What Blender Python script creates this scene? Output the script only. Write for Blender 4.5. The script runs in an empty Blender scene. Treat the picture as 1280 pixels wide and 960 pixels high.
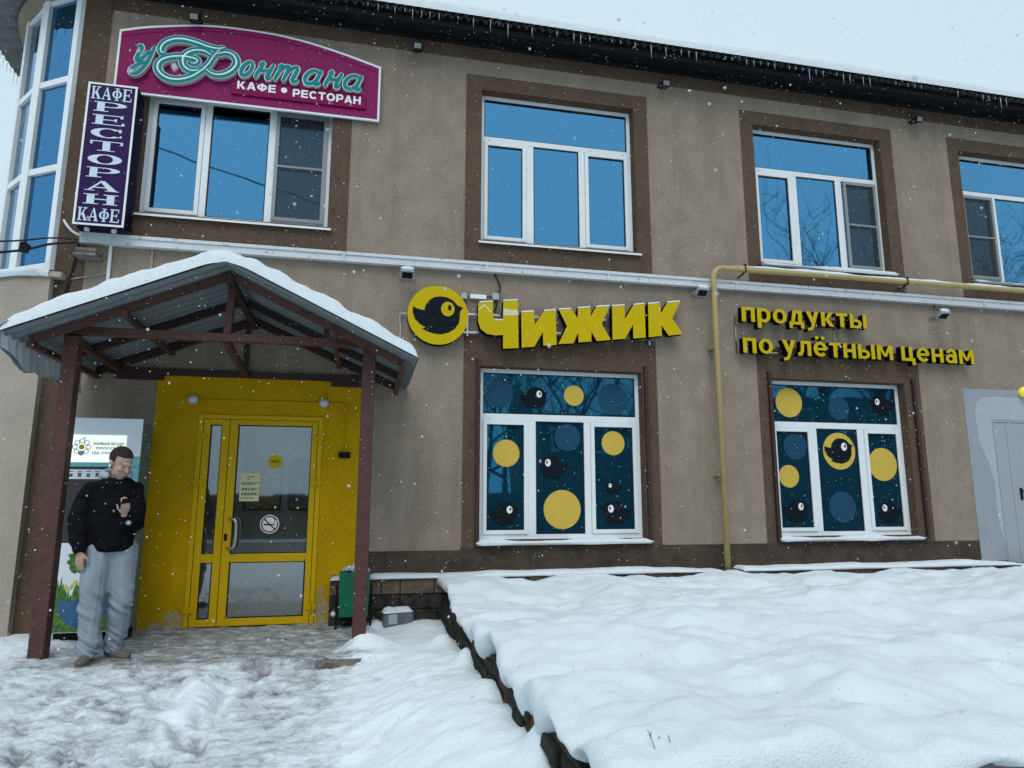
import bpy, bmesh, math, random
import numpy as np
from mathutils import Vector, Matrix, noise
random.seed(7); np.random.seed(7)
S = bpy.context.scene
COL = S.collection
rad = math.radians

# ------------------------------------------------------------------ camera
cam_d = bpy.data.cameras.new('camera'); cam = bpy.data.objects.new('camera', cam_d); COL.objects.link(cam)
cam_d.sensor_width = 36.0; cam_d.lens = 840/1280*36; cam_d.clip_end = 1000; cam_d.clip_start = .05
_p, _y, _r = rad(9.658), rad(12.083), rad(.072)
_w = Vector((math.sin(_y)*math.cos(_p), math.cos(_y)*math.cos(_p), math.sin(_p)))
_r0 = Vector((math.cos(_y), -math.sin(_y), 0)); _u0 = _r0.cross(_w)
_rr = _r0*math.cos(_r)+_u0*math.sin(_r); _uu = _u0*math.cos(_r)-_r0*math.sin(_r)
m3 = Matrix((_rr, _uu, -_w)).transposed().to_4x4(); m3.translation = (0, -7.7, 1.31)
cam.matrix_world = m3
cam_d.dof.use_dof = True; cam_d.dof.focus_distance = 7.5; cam_d.dof.aperture_fstop = 5.5
S.camera = cam

# ------------------------------------------------------------------ sky and sun
SUN_EL, SUN_AZ = 56, 196      # behind the clouds, behind the photographer
wd = bpy.data.worlds.new('World'); S.world = wd; wd.use_nodes = True
nt = wd.node_tree; bg = nt.nodes['Background']
sky = nt.nodes.new('ShaderNodeTexSky'); sky.sky_type = 'NISHITA'; sky.sun_disc = False
sky.sun_elevation = rad(SUN_EL); sky.sun_rotation = rad(SUN_AZ); sky.dust_density = 4
tc = nt.nodes.new('ShaderNodeTexCoord'); no = nt.nodes.new('ShaderNodeTexNoise')
no.inputs['Scale'].default_value = 1.6; no.inputs['Detail'].default_value = 5
nt.links.new(tc.outputs['Generated'], no.inputs['Vector'])
cr = nt.nodes.new('ShaderNodeValToRGB'); nt.links.new(no.outputs['Fac'], cr.inputs['Fac'])
cr.color_ramp.elements[0].position = .3; cr.color_ramp.elements[0].color = (5.5, 7.0, 8.0, 1)
cr.color_ramp.elements[1].position = .75; cr.color_ramp.elements[1].color = (6.0, 7.5, 8.5, 1)
mx = nt.nodes.new('ShaderNodeMix'); mx.data_type = 'RGBA'; mx.inputs['Factor'].default_value = .93
nt.links.new(sky.outputs[0], mx.inputs['A']); nt.links.new(cr.outputs['Color'], mx.inputs['B'])
nt.links.new(mx.outputs['Result'], bg.inputs['Color']); bg.inputs['Strength'].default_value = .10
sl = bpy.data.lights.new('sun', 'SUN'); sl.energy = 1.5; sl.angle = rad(37); sl.color = (1, .97, .93)
so = bpy.data.objects.new('sun', sl); COL.objects.link(so)
_sd = Vector((math.sin(rad(SUN_AZ))*math.cos(rad(SUN_EL)), math.cos(rad(SUN_AZ))*math.cos(rad(SUN_EL)), math.sin(rad(SUN_EL))))
so.rotation_euler = _sd.to_track_quat('Z', 'Y').to_euler()
S.view_settings.view_transform = 'Standard'; S.view_settings.look = 'None'; S.view_settings.gamma = 1
S.view_settings.exposure = 0.2
S.cycles.max_bounces = 6; S.cycles.diffuse_bounces = 3; S.cycles.glossy_bounces = 3; S.cycles.transparent_max_bounces = 10
S.cycles.caustics_reflective = False; S.cycles.caustics_refractive = False
S.cycles.use_denoising = True

# ------------------------------------------------------------------ materials
MATS = {}
def M(name, col, rough=.8, var=.12, scale=6, bump=.0, bscale=80, metal=0, spec=.35, col2=None, c2pos=(.55, .75), c2scale=3, streak=False, emit=0, alpha=None, grain=0):
    if name in MATS: return MATS[name]
    m = bpy.data.materials.new(name); m.use_nodes = True; t = m.node_tree; b = t.nodes['Principled BSDF']
    N = t.nodes.new; L = t.links.new
    geo = N('ShaderNodeNewGeometry')
    vec = geo.outputs['Position']
    n1 = N('ShaderNodeTexNoise'); n1.inputs['Scale'].default_value = scale; n1.inputs['Detail'].default_value = 6; n1.inputs['Roughness'].default_value = .65
    L(vec, n1.inputs['Vector'])
    r = N('ShaderNodeValToRGB'); L(n1.outputs['Fac'], r.inputs['Fac'])
    r.color_ramp.elements[0].position = .25; r.color_ramp.elements[1].position = .75
    r.color_ramp.elements[0].color = (*[c*(1-var) for c in col], 1); r.color_ramp.elements[1].color = (*[min(1, c*(1+var)) for c in col], 1)
    out = r.outputs['Color']
    if col2 is not None:
        n2 = N('ShaderNodeTexNoise'); n2.inputs['Scale'].default_value = c2scale; n2.inputs['Detail'].default_value = 8; n2.inputs['Roughness'].default_value = .7
        if streak:
            mp = N('ShaderNodeMapping'); mp.inputs['Scale'].default_value = (1, 1, .12); L(vec, mp.inputs['Vector']); L(mp.outputs[0], n2.inputs['Vector'])
        else: L(vec, n2.inputs['Vector'])
        r2 = N('ShaderNodeValToRGB'); L(n2.outputs['Fac'], r2.inputs['Fac'])
        r2.color_ramp.elements[0].position, r2.color_ramp.elements[1].position = c2pos
        x = N('ShaderNodeMix'); x.data_type = 'RGBA'; L(r2.outputs['Color'], x.inputs['Factor']); L(out, x.inputs['A']); x.inputs['B'].default_value = (*col2, 1)
        out = x.outputs['Result']
    L(out, b.inputs['Base Color'])
    b.inputs['Roughness'].default_value = rough; b.inputs['Metallic'].default_value = metal; b.inputs['Specular IOR Level'].default_value = spec
    if bump:
        n3 = N('ShaderNodeTexNoise'); n3.inputs['Scale'].default_value = bscale; n3.inputs['Detail'].default_value = 4; L(vec, n3.inputs['Vector'])
        bp = N('ShaderNodeBump'); bp.inputs['Strength'].default_value = bump; bp.inputs['Distance'].default_value = .02; L(n3.outputs['Fac'], bp.inputs['Height']); L(bp.outputs[0], b.inputs['Normal'])
    if grain:
        n4 = N('ShaderNodeTexNoise'); n4.inputs['Scale'].default_value = 55; n4.inputs['Detail'].default_value = 6; n4.inputs['Roughness'].default_value = .8; L(vec, n4.inputs['Vector'])
        g4 = N('ShaderNodeMapRange'); L(n4.outputs['Fac'], g4.inputs[0]); g4.inputs[1].default_value = .3; g4.inputs[2].default_value = .7; g4.inputs[3].default_value = 1-grain; g4.inputs[4].default_value = 1+grain
        x4 = N('ShaderNodeVectorMath'); x4.operation = 'SCALE'; L(out, x4.inputs[0]); L(g4.outputs[0], x4.inputs['Scale']); L(x4.outputs[0], b.inputs['Base Color'])
    if emit: L(out, b.inputs['Emission Color']); b.inputs['Emission Strength'].default_value = emit
    if alpha is not None: b.inputs['Alpha'].default_value = alpha
    MATS[name] = m
    return m

beige = M('beige_stucco', (.32, .262, .208), .95, .18, 3.0, 1.0, 90, spec=.1, col2=(.235, .192, .153), c2pos=(.48, .76), c2scale=3.2, streak=True, grain=.42)
lbeige = M('pale_stucco', (.36, .315, .265), .95, .14, 2, .4, 110, spec=.1, col2=(.25, .215, .18), c2pos=(.55, .8), c2scale=1.5, streak=True, grain=.2)
brown = M('brown_stucco', (.112, .078, .056), .95, .16, 3, .5, 130, spec=.08, col2=(.082, .058, .042), c2pos=(.5, .8), c2scale=2.5, grain=.4)
dbrown = M('damp_base_stucco', (.075, .056, .043), .9, .25, 4, .5, 60, spec=.1, col2=(.035, .03, .024), c2pos=(.45, .7), c2scale=3, grain=.4)
stone = M('tan_stone', (.15, .11, .078), .9, .25, 5, .6, 50, spec=.2, col2=(.05, .042, .035), c2pos=(.5, .72), c2scale=6)
dstone = M('dark_damp_stone', (.055, .050, .043), .9, .35, 6, 1, 30, spec=.2, col2=(.018, .022, .014), c2pos=(.42, .62), c2scale=7)
rubble = M('mossy_dark_brick', (.03, .029, .025), .92, .4, 7, 1, 35, spec=.2, col2=(.013, .018, .011), c2pos=(.45, .65), c2scale=9)
redbrick = M('red_brick', (.085, .042, .03), .9, .3, 9, 1, 40, spec=.2, col2=(.03, .026, .02), c2pos=(.45, .65), c2scale=10)
concrete = M('rough_concrete', (.19, .175, .16), .93, .3, 5, 1, 40, spec=.2, col2=(.07, .065, .06), c2pos=(.5, .7), c2scale=9)
pvc = M('white_pvc', (.72, .76, .78), .35, .03, 3, col2=(.55, .57, .57), c2pos=(.6, .85), c2scale=4)
oldwhite = M('chipped_white_paint', (.58, .62, .65), .6, .08, 8, .3, 60, col2=(.2, .2, .19), c2pos=(.58, .66), c2scale=14)
greymesh_frame = M('grey_screen_frame', (.23, .25, .26), .5, .05)
gasket = M('black_rubber', (.012, .013, .015), .6, .1)
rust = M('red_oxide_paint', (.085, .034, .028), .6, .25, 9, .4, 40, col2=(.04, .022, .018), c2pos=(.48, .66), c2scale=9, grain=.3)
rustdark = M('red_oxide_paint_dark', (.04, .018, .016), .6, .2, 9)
sheet = M('galvanised_sheet', (.17, .2, .215), .5, .1, 5, metal=.35, spec=.4)
darksheet = M('dark_roof_sheet', (.012, .013, .016), .7, .25, 6, spec=.1)
slate = M('slate_roof_sheet', (.075, .085, .085), .7, .25, 9, spec=.15)
bayroof = M('weathered_grey_sheet', (.16, .165, .16), .7, .3, 8)
tanfascia = M('tan_fascia', (.2, .165, .12), .85, .2, 4, .3, 40)
yellow = M('ochre_yellow_paint', (.51, .305, .003), .85, .14, 3, .25, 60, spec=.08, col2=(.39, .24, .005), c2pos=(.5, .8), c2scale=2, grain=.1)
ydoor = M('yellow_powder_coat', (.60, .375, .005), .5, .05, 4, spec=.12)
grime = M('bare_salted_plaster', (.34, .32, .25), .9, .25, 10, .5, 50, col2=(.44, .285, .008), c2pos=(.44, .56), c2scale=16)
steel = M('brushed_steel', (.55, .57, .58), .25, .05, metal=1)
black = M('black_plastic', (.008, .008, .009), .6, .1, spec=.12)
cableblk = M('black_cable', (.01, .01, .011), .7, .1)
greybox = M('grey_plastic_box', (.36, .39, .4), .6, .06)
gaspipe = M('yellow_gas_paint', (.42, .31, .13), .5, .12, 5, col2=(.3, .2, .08), c2pos=(.6, .8), c2scale=9)
signyel = M('sign_yellow_face', (.52, .385, .003), .5, .04, spec=.1)
signblk = M('sign_black_side', (.004, .004, .005), .8, .1, spec=.05)
birdblk = M('emblem_dark_face', (.007, .012, .016), .7, .1, spec=.06)
mag = M('magenta_panel', (.205, .006, .085), .5, .06, spec=.12)
magd = M('magenta_plate', (.19, .0, .06), .5, .04, spec=.1)
signwhite = M('sign_white', (.74, .77, .78), .5, .04)
signside = M('sign_letter_side', (.45, .42, .4), .6, .08)
teal = M('teal_face', (.002, .20, .22), .5, .06, spec=.1)
purple = M('purple_panel', (.025, .009, .07), .5, .08, spec=.1)
purpside = M('purple_box_side', (.007, .004, .018), .6, .1, spec=.08)
palefilm = M('pale_sign_letter', (.55, .66, .74), .5, .04)
greymetal = M('pale_grey_steel_door', (.31, .345, .375), .5, .04, 3)
greypatch = M('grey_paint_patch', (.28, .31, .35), .9, .08, 5, .3, 90)
greypatch2 = M('fresh_grey_patch', (.36, .40, .455), .85, .06, 5, .3, 60)
snow = M('snow', (.66, .728, .77), .8, .05, 9, .6, 110, spec=.15)
ice = bpy.data.materials.new('ice'); ice.use_nodes = True
_b = ice.node_tree.nodes['Principled BSDF']; _b.inputs['Base Color'].default_value = (.55, .62, .66, 1); _b.inputs['Roughness'].default_value = .15; _b.inputs['Alpha'].default_value = .55
green = M('green_bin_paint', (.0, .115, .055), .45, .1)
bag = M('bin_bag', (.35, .4, .45), .3, .3, 30)
vmwhite = M('vending_white', (.74, .79, .84), .4, .03)
vmteal = M('vending_teal', (.16, .46, .52), .4, .05)
vmside = M('vending_side_green', (.10, .16, .145), .5, .15, 4)
vmdark = M('vending_dark_window', (.05, .045, .048), .3, .2)
vmlit = M('vending_lit_panel', (.86, .97, .88), .5, .02, emit=.6)
printgrn = M('printed_grass', (.035, .115, .02), .5, .6, 35, col2=(.11, .24, .05), c2pos=(.45, .6), c2scale=28)
printblue = M('printed_globe', (.035, .105, .24), .5, .4, 8, col2=(.35, .45, .55), c2pos=(.62, .72), c2scale=12)
printyel = M('printed_butterfly', (.62, .5, .12), .5, .2, 30)
paper = M('yellow_paper', (.60, .62, .33), .7, .05)
paperink = M('ink', (.03, .03, .035), .7, .1)
redink = M('red_print', (.22, .015, .03), .6, .1)
roomwall = M('vestibule_wall', (.75, .71, .64), .8, .1)
posterm = M('yellow_poster', (.55, .42, .16), .6, .35, 5, col2=(.6, .6, .55), c2pos=(.5, .55), c2scale=6)
posterg = M('grey_poster', (.34, .34, .32), .6, .35, 9, col2=(.12, .12, .12), c2pos=(.55, .6), c2scale=10)
stick_y = M('sticker_yellow', (.56, .40, .07), .6, .03, spec=.1)
stick_b = M('sticker_blue', (.014, .062, .115), .5, .05, spec=.1)
skin = M('skin', (.42, .27, .215), .55, .08, 20)
hairm = M('short_dark_hair', (.022, .017, .014), .8, .4, 120, .6, 250)
jacketm = M('black_puffer', (.005, .0055, .008), .8, .25, 12, .4, 60, spec=.07)
hoodm = M('pale_grey_fleece', (.36, .385, .45), .9, .1, 30)
jeansm = M('washed_blue_jeans', (.225, .268, .312), .9, .14, 5, .35, 220, spec=.15, col2=(.30, .35, .395), c2pos=(.45, .75), c2scale=4)
shoem = M('taupe_sneaker', (.10, .092, .083), .8, .3, 25, .3, 90, col2=(.3, .3, .29), c2pos=(.6, .7), c2scale=30)
bark = M('dark_bark', (.035, .028, .024), .95, .3, 8, .6, 20)
asphalt = M('wet_road', (.045, .047, .05), .7, .3, 1.5, .3, 40, col2=(.3, .32, .34), c2pos=(.62, .75), c2scale=.7)
fencewood = M('dark_fence_wood', (.04, .03, .024), .9, .3, 4)
housew = M('dark_brick_house', (.05, .035, .03), .9, .25, 3)
lensm = M('grey_lens', (.2, .215, .23), .3, .05)
lampglass = M('frosted_lamp', (.5, .54, .60), .4, .05)
yellowlamp = M('yellow_lamp_cover', (.75, .62, .06), .4, .05, emit=.35)

def glass_mat(name, col, rough=.02):
    m = bpy.data.materials.new(name); m.use_nodes = True; t = m.node_tree; b = t.nodes['Principled BSDF']
    b.inputs['Base Color'].default_value = (*col, 1); b.inputs['Metallic'].default_value = 1; b.inputs['Roughness'].default_value = rough
    g = t.nodes.new('ShaderNodeNewGeometry'); n = t.nodes.new('ShaderNodeTexNoise'); n.inputs['Scale'].default_value = 1.7; n.inputs['Detail'].default_value = 1
    t.links.new(g.outputs['Position'], n.inputs['Vector']); bp = t.nodes.new('ShaderNodeBump'); bp.inputs['Strength'].default_value = .12; bp.inputs['Distance'].default_value = .02
    t.links.new(n.outputs['Fac'], bp.inputs['Height']); t.links.new(bp.outputs[0], b.inputs['Normal'])
    return m
bayglass = glass_mat('bay_blue_film_glass', (.055, .225, .43))
blueglass = glass_mat('blue_mirror_film_glass', (.09, .285, .485))
deepglass = glass_mat('deep_blue_film_glass', (.022, .15, .26)); deepglass.node_tree.nodes['Principled BSDF'].inputs['Metallic'].default_value = .82
def clear_glass(name, tint=.7, refl=.22):
    m = bpy.data.materials.new(name); m.use_nodes = True; t = m.node_tree; N = t.nodes.new; L = t.links.new
    t.nodes.remove(t.nodes['Principled BSDF']); out = t.nodes['Material Output']
    tr = N('ShaderNodeBsdfTransparent'); tr.inputs[0].default_value = (tint*.96, tint, tint*.99, 1)
    gl = N('ShaderNodeBsdfGlossy'); gl.inputs['Roughness'].default_value = .03; gl.inputs[0].default_value = (.8, .85, .88, 1)
    mxx = N('ShaderNodeMixShader'); mxx.inputs[0].default_value = refl
    L(tr.outputs[0], mxx.inputs[1]); L(gl.outputs[0], mxx.inputs[2]); L(mxx.outputs[0], out.inputs[0])
    return m
doorglass = clear_glass('door_glass', .8, .17)
def screen_mat():
    m = bpy.data.materials.new('insect_mesh'); m.use_nodes = True; t = m.node_tree; N = t.nodes.new; L = t.links.new
    b = t.nodes['Principled BSDF']; b.inputs['Base Color'].default_value = (.03, .035, .04, 1); b.inputs['Roughness'].default_value = .8
    tr = N('ShaderNodeBsdfTransparent'); x = N('ShaderNodeMixShader'); x.inputs[0].default_value = .62
    L(tr.outputs[0], x.inputs[1]); L(b.outputs[0], x.inputs[2]); L(x.outputs[0], t.nodes['Material Output'].inputs[0]); return m
meshm = screen_mat()

# ------------------------------------------------------------------ builders
class MB:
    def __init__(s): s.v = []; s.f = []
    def add(s, vs, fs):
        o = len(s.v); s.v += [tuple(v) for v in vs]; s.f += [tuple(i+o for i in f) for f in fs]; return s
    def box(s, x0, x1, y0, y1, z0, z1):
        return s.add([(x0,y0,z0),(x1,y0,z0),(x1,y1,z0),(x0,y1,z0),(x0,y0,z1),(x1,y0,z1),(x1,y1,z1),(x0,y1,z1)],
                     [(3,2,1,0),(4,5,6,7),(0,1,5,4),(1,2,6,5),(2,3,7,6),(3,0,4,7)])
    def bar(s, a, b, w, h=None, up=(0,0,1)):          # square bar from a to b
        h = h or w; a = Vector(a); b = Vector(b); d = (b-a).normalized(); u = Vector(up)
        if abs(d.dot(u)) > .98: u = Vector((0,1,0))
        r = d.cross(u).normalized(); u = r.cross(d).normalized()
        vs = [p+r*i*w/2+u*j*h/2 for p in (a,b) for i,j in ((-1,-1),(1,-1),(1,1),(-1,1))]
        return s.add(vs, [(3,2,1,0),(4,5,6,7),(0,1,5,4),(1,2,6,5),(2,3,7,6),(3,0,4,7)])
    def tube(s, pts, r, n=8, cap=True):
        pts = [Vector(p) for p in pts]; k = len(pts); rs = r if hasattr(r, '__len__') else [r]*k
        o = len(s.v); prev = None
        for i, p in enumerate(pts):
            d = (pts[min(i+1,k-1)]-pts[max(i-1,0)]).normalized()
            if prev is None: a = d.cross(Vector((0,0,1)) if abs(d.z) < .9 else Vector((1,0,0))).normalized()
            else: a = (prev-d*prev.dot(d)).normalized()
            prev = a; b = d.cross(a)
            for j in range(n):
                t = 2*math.pi*j/n; s.v.append(tuple(p+(a*math.cos(t)+b*math.sin(t))*rs[i]))
        for i in range(k-1):
            for j in range(n):
                q = (j+1) % n; s.f.append((o+i*n+j, o+i*n+q, o+(i+1)*n+q, o+(i+1)*n+j))
        if cap: s.f.append(tuple(o+j for j in range(n))[::-1]); s.f.append(tuple(o+(k-1)*n+j for j in range(n)))
        return s
    def prism(s, poly, y0, y1):                        # (x, z) outline, y0 front, y1 back
        n = len(poly); area = sum(poly[i][0]*poly[(i+1)%n][1]-poly[(i+1)%n][0]*poly[i][1] for i in range(n))
        if area < 0: poly = poly[::-1]
        vs = [(x,y0,z) for x,z in poly]+[(x,y1,z) for x,z in poly]
        return s.add(vs, [tuple(range(n)), tuple(range(2*n-1, n-1, -1))]+[((i+1)%n, i, n+i, n+(i+1)%n) for i in range(n)])
    def disc(s, x, z, r, y0, y1, n=40, rz=None):
        rz = rz or r
        return s.prism([(x+r*math.cos(2*math.pi*i/n), z+rz*math.sin(2*math.pi*i/n)) for i in range(n)], y0, y1)
    def arc(s, x, z, ro, ri, y0, y1, a0=0, a1=360, n=28):   # ro, ri = (rx, rz)
        vs = []; full = abs(a1-a0) >= 360
        for i in range(n+1):
            t = rad(a0+(a1-a0)*i/n); c, q = math.cos(t), math.sin(t)
            for (rx, rz) in (ro, ri):
                for y in (y0, y1): vs.append((x+rx*c, y, z+rz*q))
        fs = []
        for i in range(n):
            a = 4*i; b = 4*i+4
            fs += [(a, b, b+2, a+2), (a+1, a+3, b+3, b+1), (a, a+1, b+1, b), (a+2, b+2, b+3, a+3)]
        if not full: fs += [(0,2,3,1), (4*n, 4*n+1, 4*n+3, 4*n+2)]
        return s.add(vs, fs)
    def ball(s, c, r, nu=12, nv=8, R=None):
        rx, ry, rz = r if hasattr(r, '__len__') else (r, r, r); c = Vector(c); vs = []; fs = []
        for i in range(nv+1):
            ph = math.pi*i/nv
            for j in range(nu):
                t = 2*math.pi*j/nu; p = Vector((rx*math.sin(ph)*math.cos(t), ry*math.sin(ph)*math.sin(t), rz*math.cos(ph)))
                vs.append(c+(R @ p if R else p))
        for i in range(nv):
            for j in range(nu):
                q = (j+1) % nu; a, b, cc, d = i*nu+j, (i+1)*nu+j, (i+1)*nu+q, i*nu+q
                if i == 0: fs.append((a, b, cc))
                elif i == nv-1: fs.append((a, b, d))
                else: fs.append((a, b, cc, d))
        return s.add(vs, fs)
    def build(s, name, mat, parent=None, smooth=False, bevel=0, recalc=False):
        me = bpy.data.meshes.new(name); me.from_pydata(s.v, [], s.f); me.update()
        if recalc:
            bm = bmesh.new(); bm.from_mesh(me); bmesh.ops.recalc_face_normals(bm, faces=bm.faces); bm.to_mesh(me); bm.free()
        return link(name, me, mat, parent, smooth, bevel)
def link(name, me, mat, parent=None, smooth=False, bevel=0):
    if mat: me.materials.clear(); me.materials.append(mat)
    if smooth: me.polygons.foreach_set('use_smooth', [True]*len(me.polygons))
    o = bpy.data.objects.new(name, me); COL.objects.link(o)
    if parent: attach(o, parent)
    if bevel:
        b = o.modifiers.new('bevel', 'BEVEL'); b.width = bevel; b.segments = 2; b.limit_method = 'ANGLE'
    return o
def attach(o, parent):                                 # meshes are built in world coordinates; only a top-level root is offset
    o.parent = parent; o.matrix_parent_inverse = Matrix.Translation(-parent.location) if parent.parent is None else Matrix()
def thing(name, label, cat, loc, group=None):
    e = bpy.data.objects.new(name, None); COL.objects.link(e); e.location = loc; e.empty_display_size = .1
    return tag(e, label, cat, group)
def tag(o, label, cat, group=None):
    o['label'] = label; o['category'] = cat
    if group: o['group'] = group
    return o
def part(name, parent):                                # an Empty that holds sub-parts
    e = bpy.data.objects.new(name, None); COL.objects.link(e); attach(e, parent); return e
def fbm(x, y, sc=1.0, oc=4, seed=0, gain=.5):           # vectorised value noise, 0..1-ish centred on 0
    rng = np.random.RandomState(seed); tab = rng.rand(256, 256)*2-1
    out = np.zeros(np.broadcast(x, y).shape); a = 1.0
    for o in range(oc):
        u = x*sc*2**o+13.7*o; v = y*sc*2**o+7.3*o; i = np.floor(u).astype(int); j = np.floor(v).astype(int)
        fu = u-i; fv = v-j; fu = fu*fu*fu*(fu*(fu*6-15)+10); fv = fv*fv*fv*(fv*(fv*6-15)+10)
        g = lambda p, q: tab[p % 256, q % 256]
        out += a*((g(i,j)*(1-fu)+g(i+1,j)*fu)*(1-fv)+(g(i,j+1)*(1-fu)+g(i+1,j+1)*fu)*fv); a *= gain
    return out
def sstep(a, b, x):
    t = np.clip((x-a)/(b-a), 0, 1); return t*t*(3-2*t)
def grid_mesh(name, X, Y, Z, mat, parent=None, smooth=True, flip=False, attr=None):
    ni, nj = X.shape; co = np.stack([X, Y, Z], -1).reshape(-1, 3)
    idx = np.arange(ni*nj).reshape(ni, nj)
    q = np.stack([idx[:-1,:-1], idx[1:,:-1], idx[1:,1:], idx[:-1,1:]], -1).reshape(-1, 4)
    if flip: q = q[:, ::-1]
    me = bpy.data.meshes.new(name); me.vertices.add(len(co)); me.vertices.foreach_set('co', co.astype(np.float32).ravel())
    me.loops.add(q.size); me.loops.foreach_set('vertex_index', q.astype(np.int32).ravel())
    me.polygons.add(len(q)); me.polygons.foreach_set('loop_start', np.arange(0, q.size, 4, dtype=np.int32))
    me.update(calc_edges=True); me.validate()
    if attr is not None:
        a = me.attributes.new('dirt', 'FLOAT', 'POINT'); a.data.foreach_set('value', attr.astype(np.float32).ravel())
    return link(name, me, mat, parent, smooth)
def smoothpts(pts, n=8):                               # Catmull-Rom through the points
    P = [np.array(p, float) for p in pts]; P = [2*P[0]-P[1]]+P+[2*P[-1]-P[-2]]; out = []
    for i in range(1, len(P)-2):
        for k in range(n):
            t = k/n; a, b, c, d = P[i-1:i+3]
            out.append(.5*((2*b)+(-a+c)*t+(2*a-5*b+4*c-d)*t*t+(-a+3*b-3*c+d)*t**3))
    return out+[P[-2]]
def ribbon(mb, pts, w, y0, y1, taper=.55, n=6):          # flat stroke with rounded ends, front y0
    C_ = smoothpts(pts, n); k = len(C_); Ls = []; Rs = []
    for i, p in enumerate(C_):
        d = C_[min(i+1,k-1)]-C_[max(i-1,0)]; d = d/(np.linalg.norm(d)+1e-9); nn = np.array([-d[1], d[0]])
        t = i/(k-1); ww = w/2*(taper+(1-taper)*math.sin(math.pi*t)**.6)
        if i == 0 or i == k-1: p = p+d*(-w*.15 if i == 0 else w*.15); ww *= .55
        Ls.append(p+nn*ww); Rs.append(p-nn*ww)
    vs = []
    for i in range(k):
        e = .0016*i/k
        for q, y in ((Ls[i], y0-e), (Rs[i], y0-e), (Ls[i], y1), (Rs[i], y1)): vs.append((q[0], y, q[1]))
    fs = []
    for i in range(k-1):
        a = 4*i; b = a+4; fs += [(a, a+1, b+1, b), (a+2, a, b, b+2), (a+1, a+3, b+3, b+1)]
    fs += [(0, 2, 3, 1), (4*k-4, 4*k-3, 4*k-1, 4*k-2)]
    mb.add(vs, fs); return mb
_TX = bpy.data.curves.new('txt', 'FONT'); _TO = bpy.data.objects.new('txt', _TX); COL.objects.link(_TO); _TX.resolution_u = 4
def glyph(ch, offset=0, extrude=0):
    _TX.body = ch; _TX.offset = offset; _TX.extrude = extrude
    dg = bpy.context.evaluated_depsgraph_get(); dg.update()
    me = bpy.data.meshes.new_from_object(_TO.evaluated_get(dg)); v = np.zeros(len(me.vertices)*3, np.float32); me.vertices.foreach_get('co', v)
    return me, v.reshape(-1, 3)
def text(s, x0, x1, z0, z1, y, depth, mat, parent, offset=0, name='letter', joined=False, sidemat=None):
    bar_w = glyph('|')[1][:,0].max(); W = [glyph(s[:i]+'|')[1][:,0].max()-bar_w for i in range(len(s))]
    raw = []
    for i, ch in enumerate(s):
        if ch == ' ': continue
        me, v = glyph(ch, offset, .5); v = v.copy(); v[:,0] += W[i]; raw.append((me, v))
    al = np.concatenate([v for _, v in raw]); mn = al.min(0); mx_ = al.max(0); out = []; mb = MB()
    for me, v in raw:
        X = x0+(v[:,0]-mn[0])/(mx_[0]-mn[0])*(x1-x0); Z = z0+(v[:,1]-mn[1])/(mx_[1]-mn[1])*(z1-z0); Yv = np.where(v[:,2] > 0, y, y+depth)
        co = np.stack([X, Yv, Z], -1)
        if joined: mb.add(co.tolist(), [tuple(p.vertices) for p in me.polygons]); continue
        me.vertices.foreach_set('co', co.astype(np.float32).ravel()); me.update()
        o = link(name, me, mat, parent)
        if sidemat:
            me.materials.append(sidemat); me.polygons.foreach_set('material_index', [0 if abs(p.normal.y) > .9 and p.center.y < y+depth*.3 else 1 for p in me.polygons])
        out.append(o)
    if joined: return mb.build(name, mat, parent)
    return out

# ------------------------------------------------------------------ ground
def ground_mat():
    m = bpy.data.materials.new('trampled_snow'); m.use_nodes = True; t = m.node_tree; b = t.nodes['Principled BSDF']; N = t.nodes.new; L = t.links.new
    g = N('ShaderNodeNewGeometry'); at = N('ShaderNodeAttribute'); at.attribute_name = 'dirt'
    mp = N('ShaderNodeMapping'); mp.inputs['Scale'].default_value = (1, 1.35, 1); L(g.outputs['Position'], mp.inputs['Vector'])
    n = N('ShaderNodeTexNoise'); n.inputs['Scale'].default_value = 6.5; n.inputs['Detail'].default_value = 10; n.inputs['Roughness'].default_value = .78; L(mp.outputs[0], n.inputs['Vector'])
    ad = N('ShaderNodeMath'); ad.operation = 'ADD'; L(n.outputs['Fac'], ad.inputs[0]); L(at.outputs['Fac'], ad.inputs[1])
    r = N('ShaderNodeValToRGB'); L(ad.outputs[0], r.inputs['Fac']); e = r.color_ramp.elements
    e[0].position = .62; e[0].color = (.66, .728, .77, 1); e[1].position = 1.0; e[1].color = (.115, .122, .128, 1)
    k = e.new(.78); k.color = (.46, .495, .52, 1); k = e.new(.88); k.color = (.25, .268, .28, 1)
    L(r.outputs['Color'], b.inputs['Base Color'])
    rr = N('ShaderNodeMapRange'); L(ad.outputs[0], rr.inputs[0]); rr.inputs[1].default_value = .65; rr.inputs[2].default_value = 1; rr.inputs[3].default_value = .8; rr.inputs[4].default_value = .35; L(rr.outputs[0], b.inputs['Roughness'])
    n2 = N('ShaderNodeTexNoise'); n2.inputs['Scale'].default_value = 38; n2.inputs['Detail'].default_value = 5; L(g.outputs['Position'], n2.inputs['Vector'])
    bp = N('ShaderNodeBump'); bp.inputs['Strength'].default_value = .45; bp.inputs['Distance'].default_value = .02; L(n2.outputs['Fac'], bp.inputs['Height']); L(bp.outputs[0], b.inputs['Normal'])
    return m
def mound(X, Y, x, y, rx, ry, h): return h*np.exp(-((X-x)/rx)**2-((Y-y)/ry)**2)
_rg = np.random.RandomState(5); FEET = []
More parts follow.
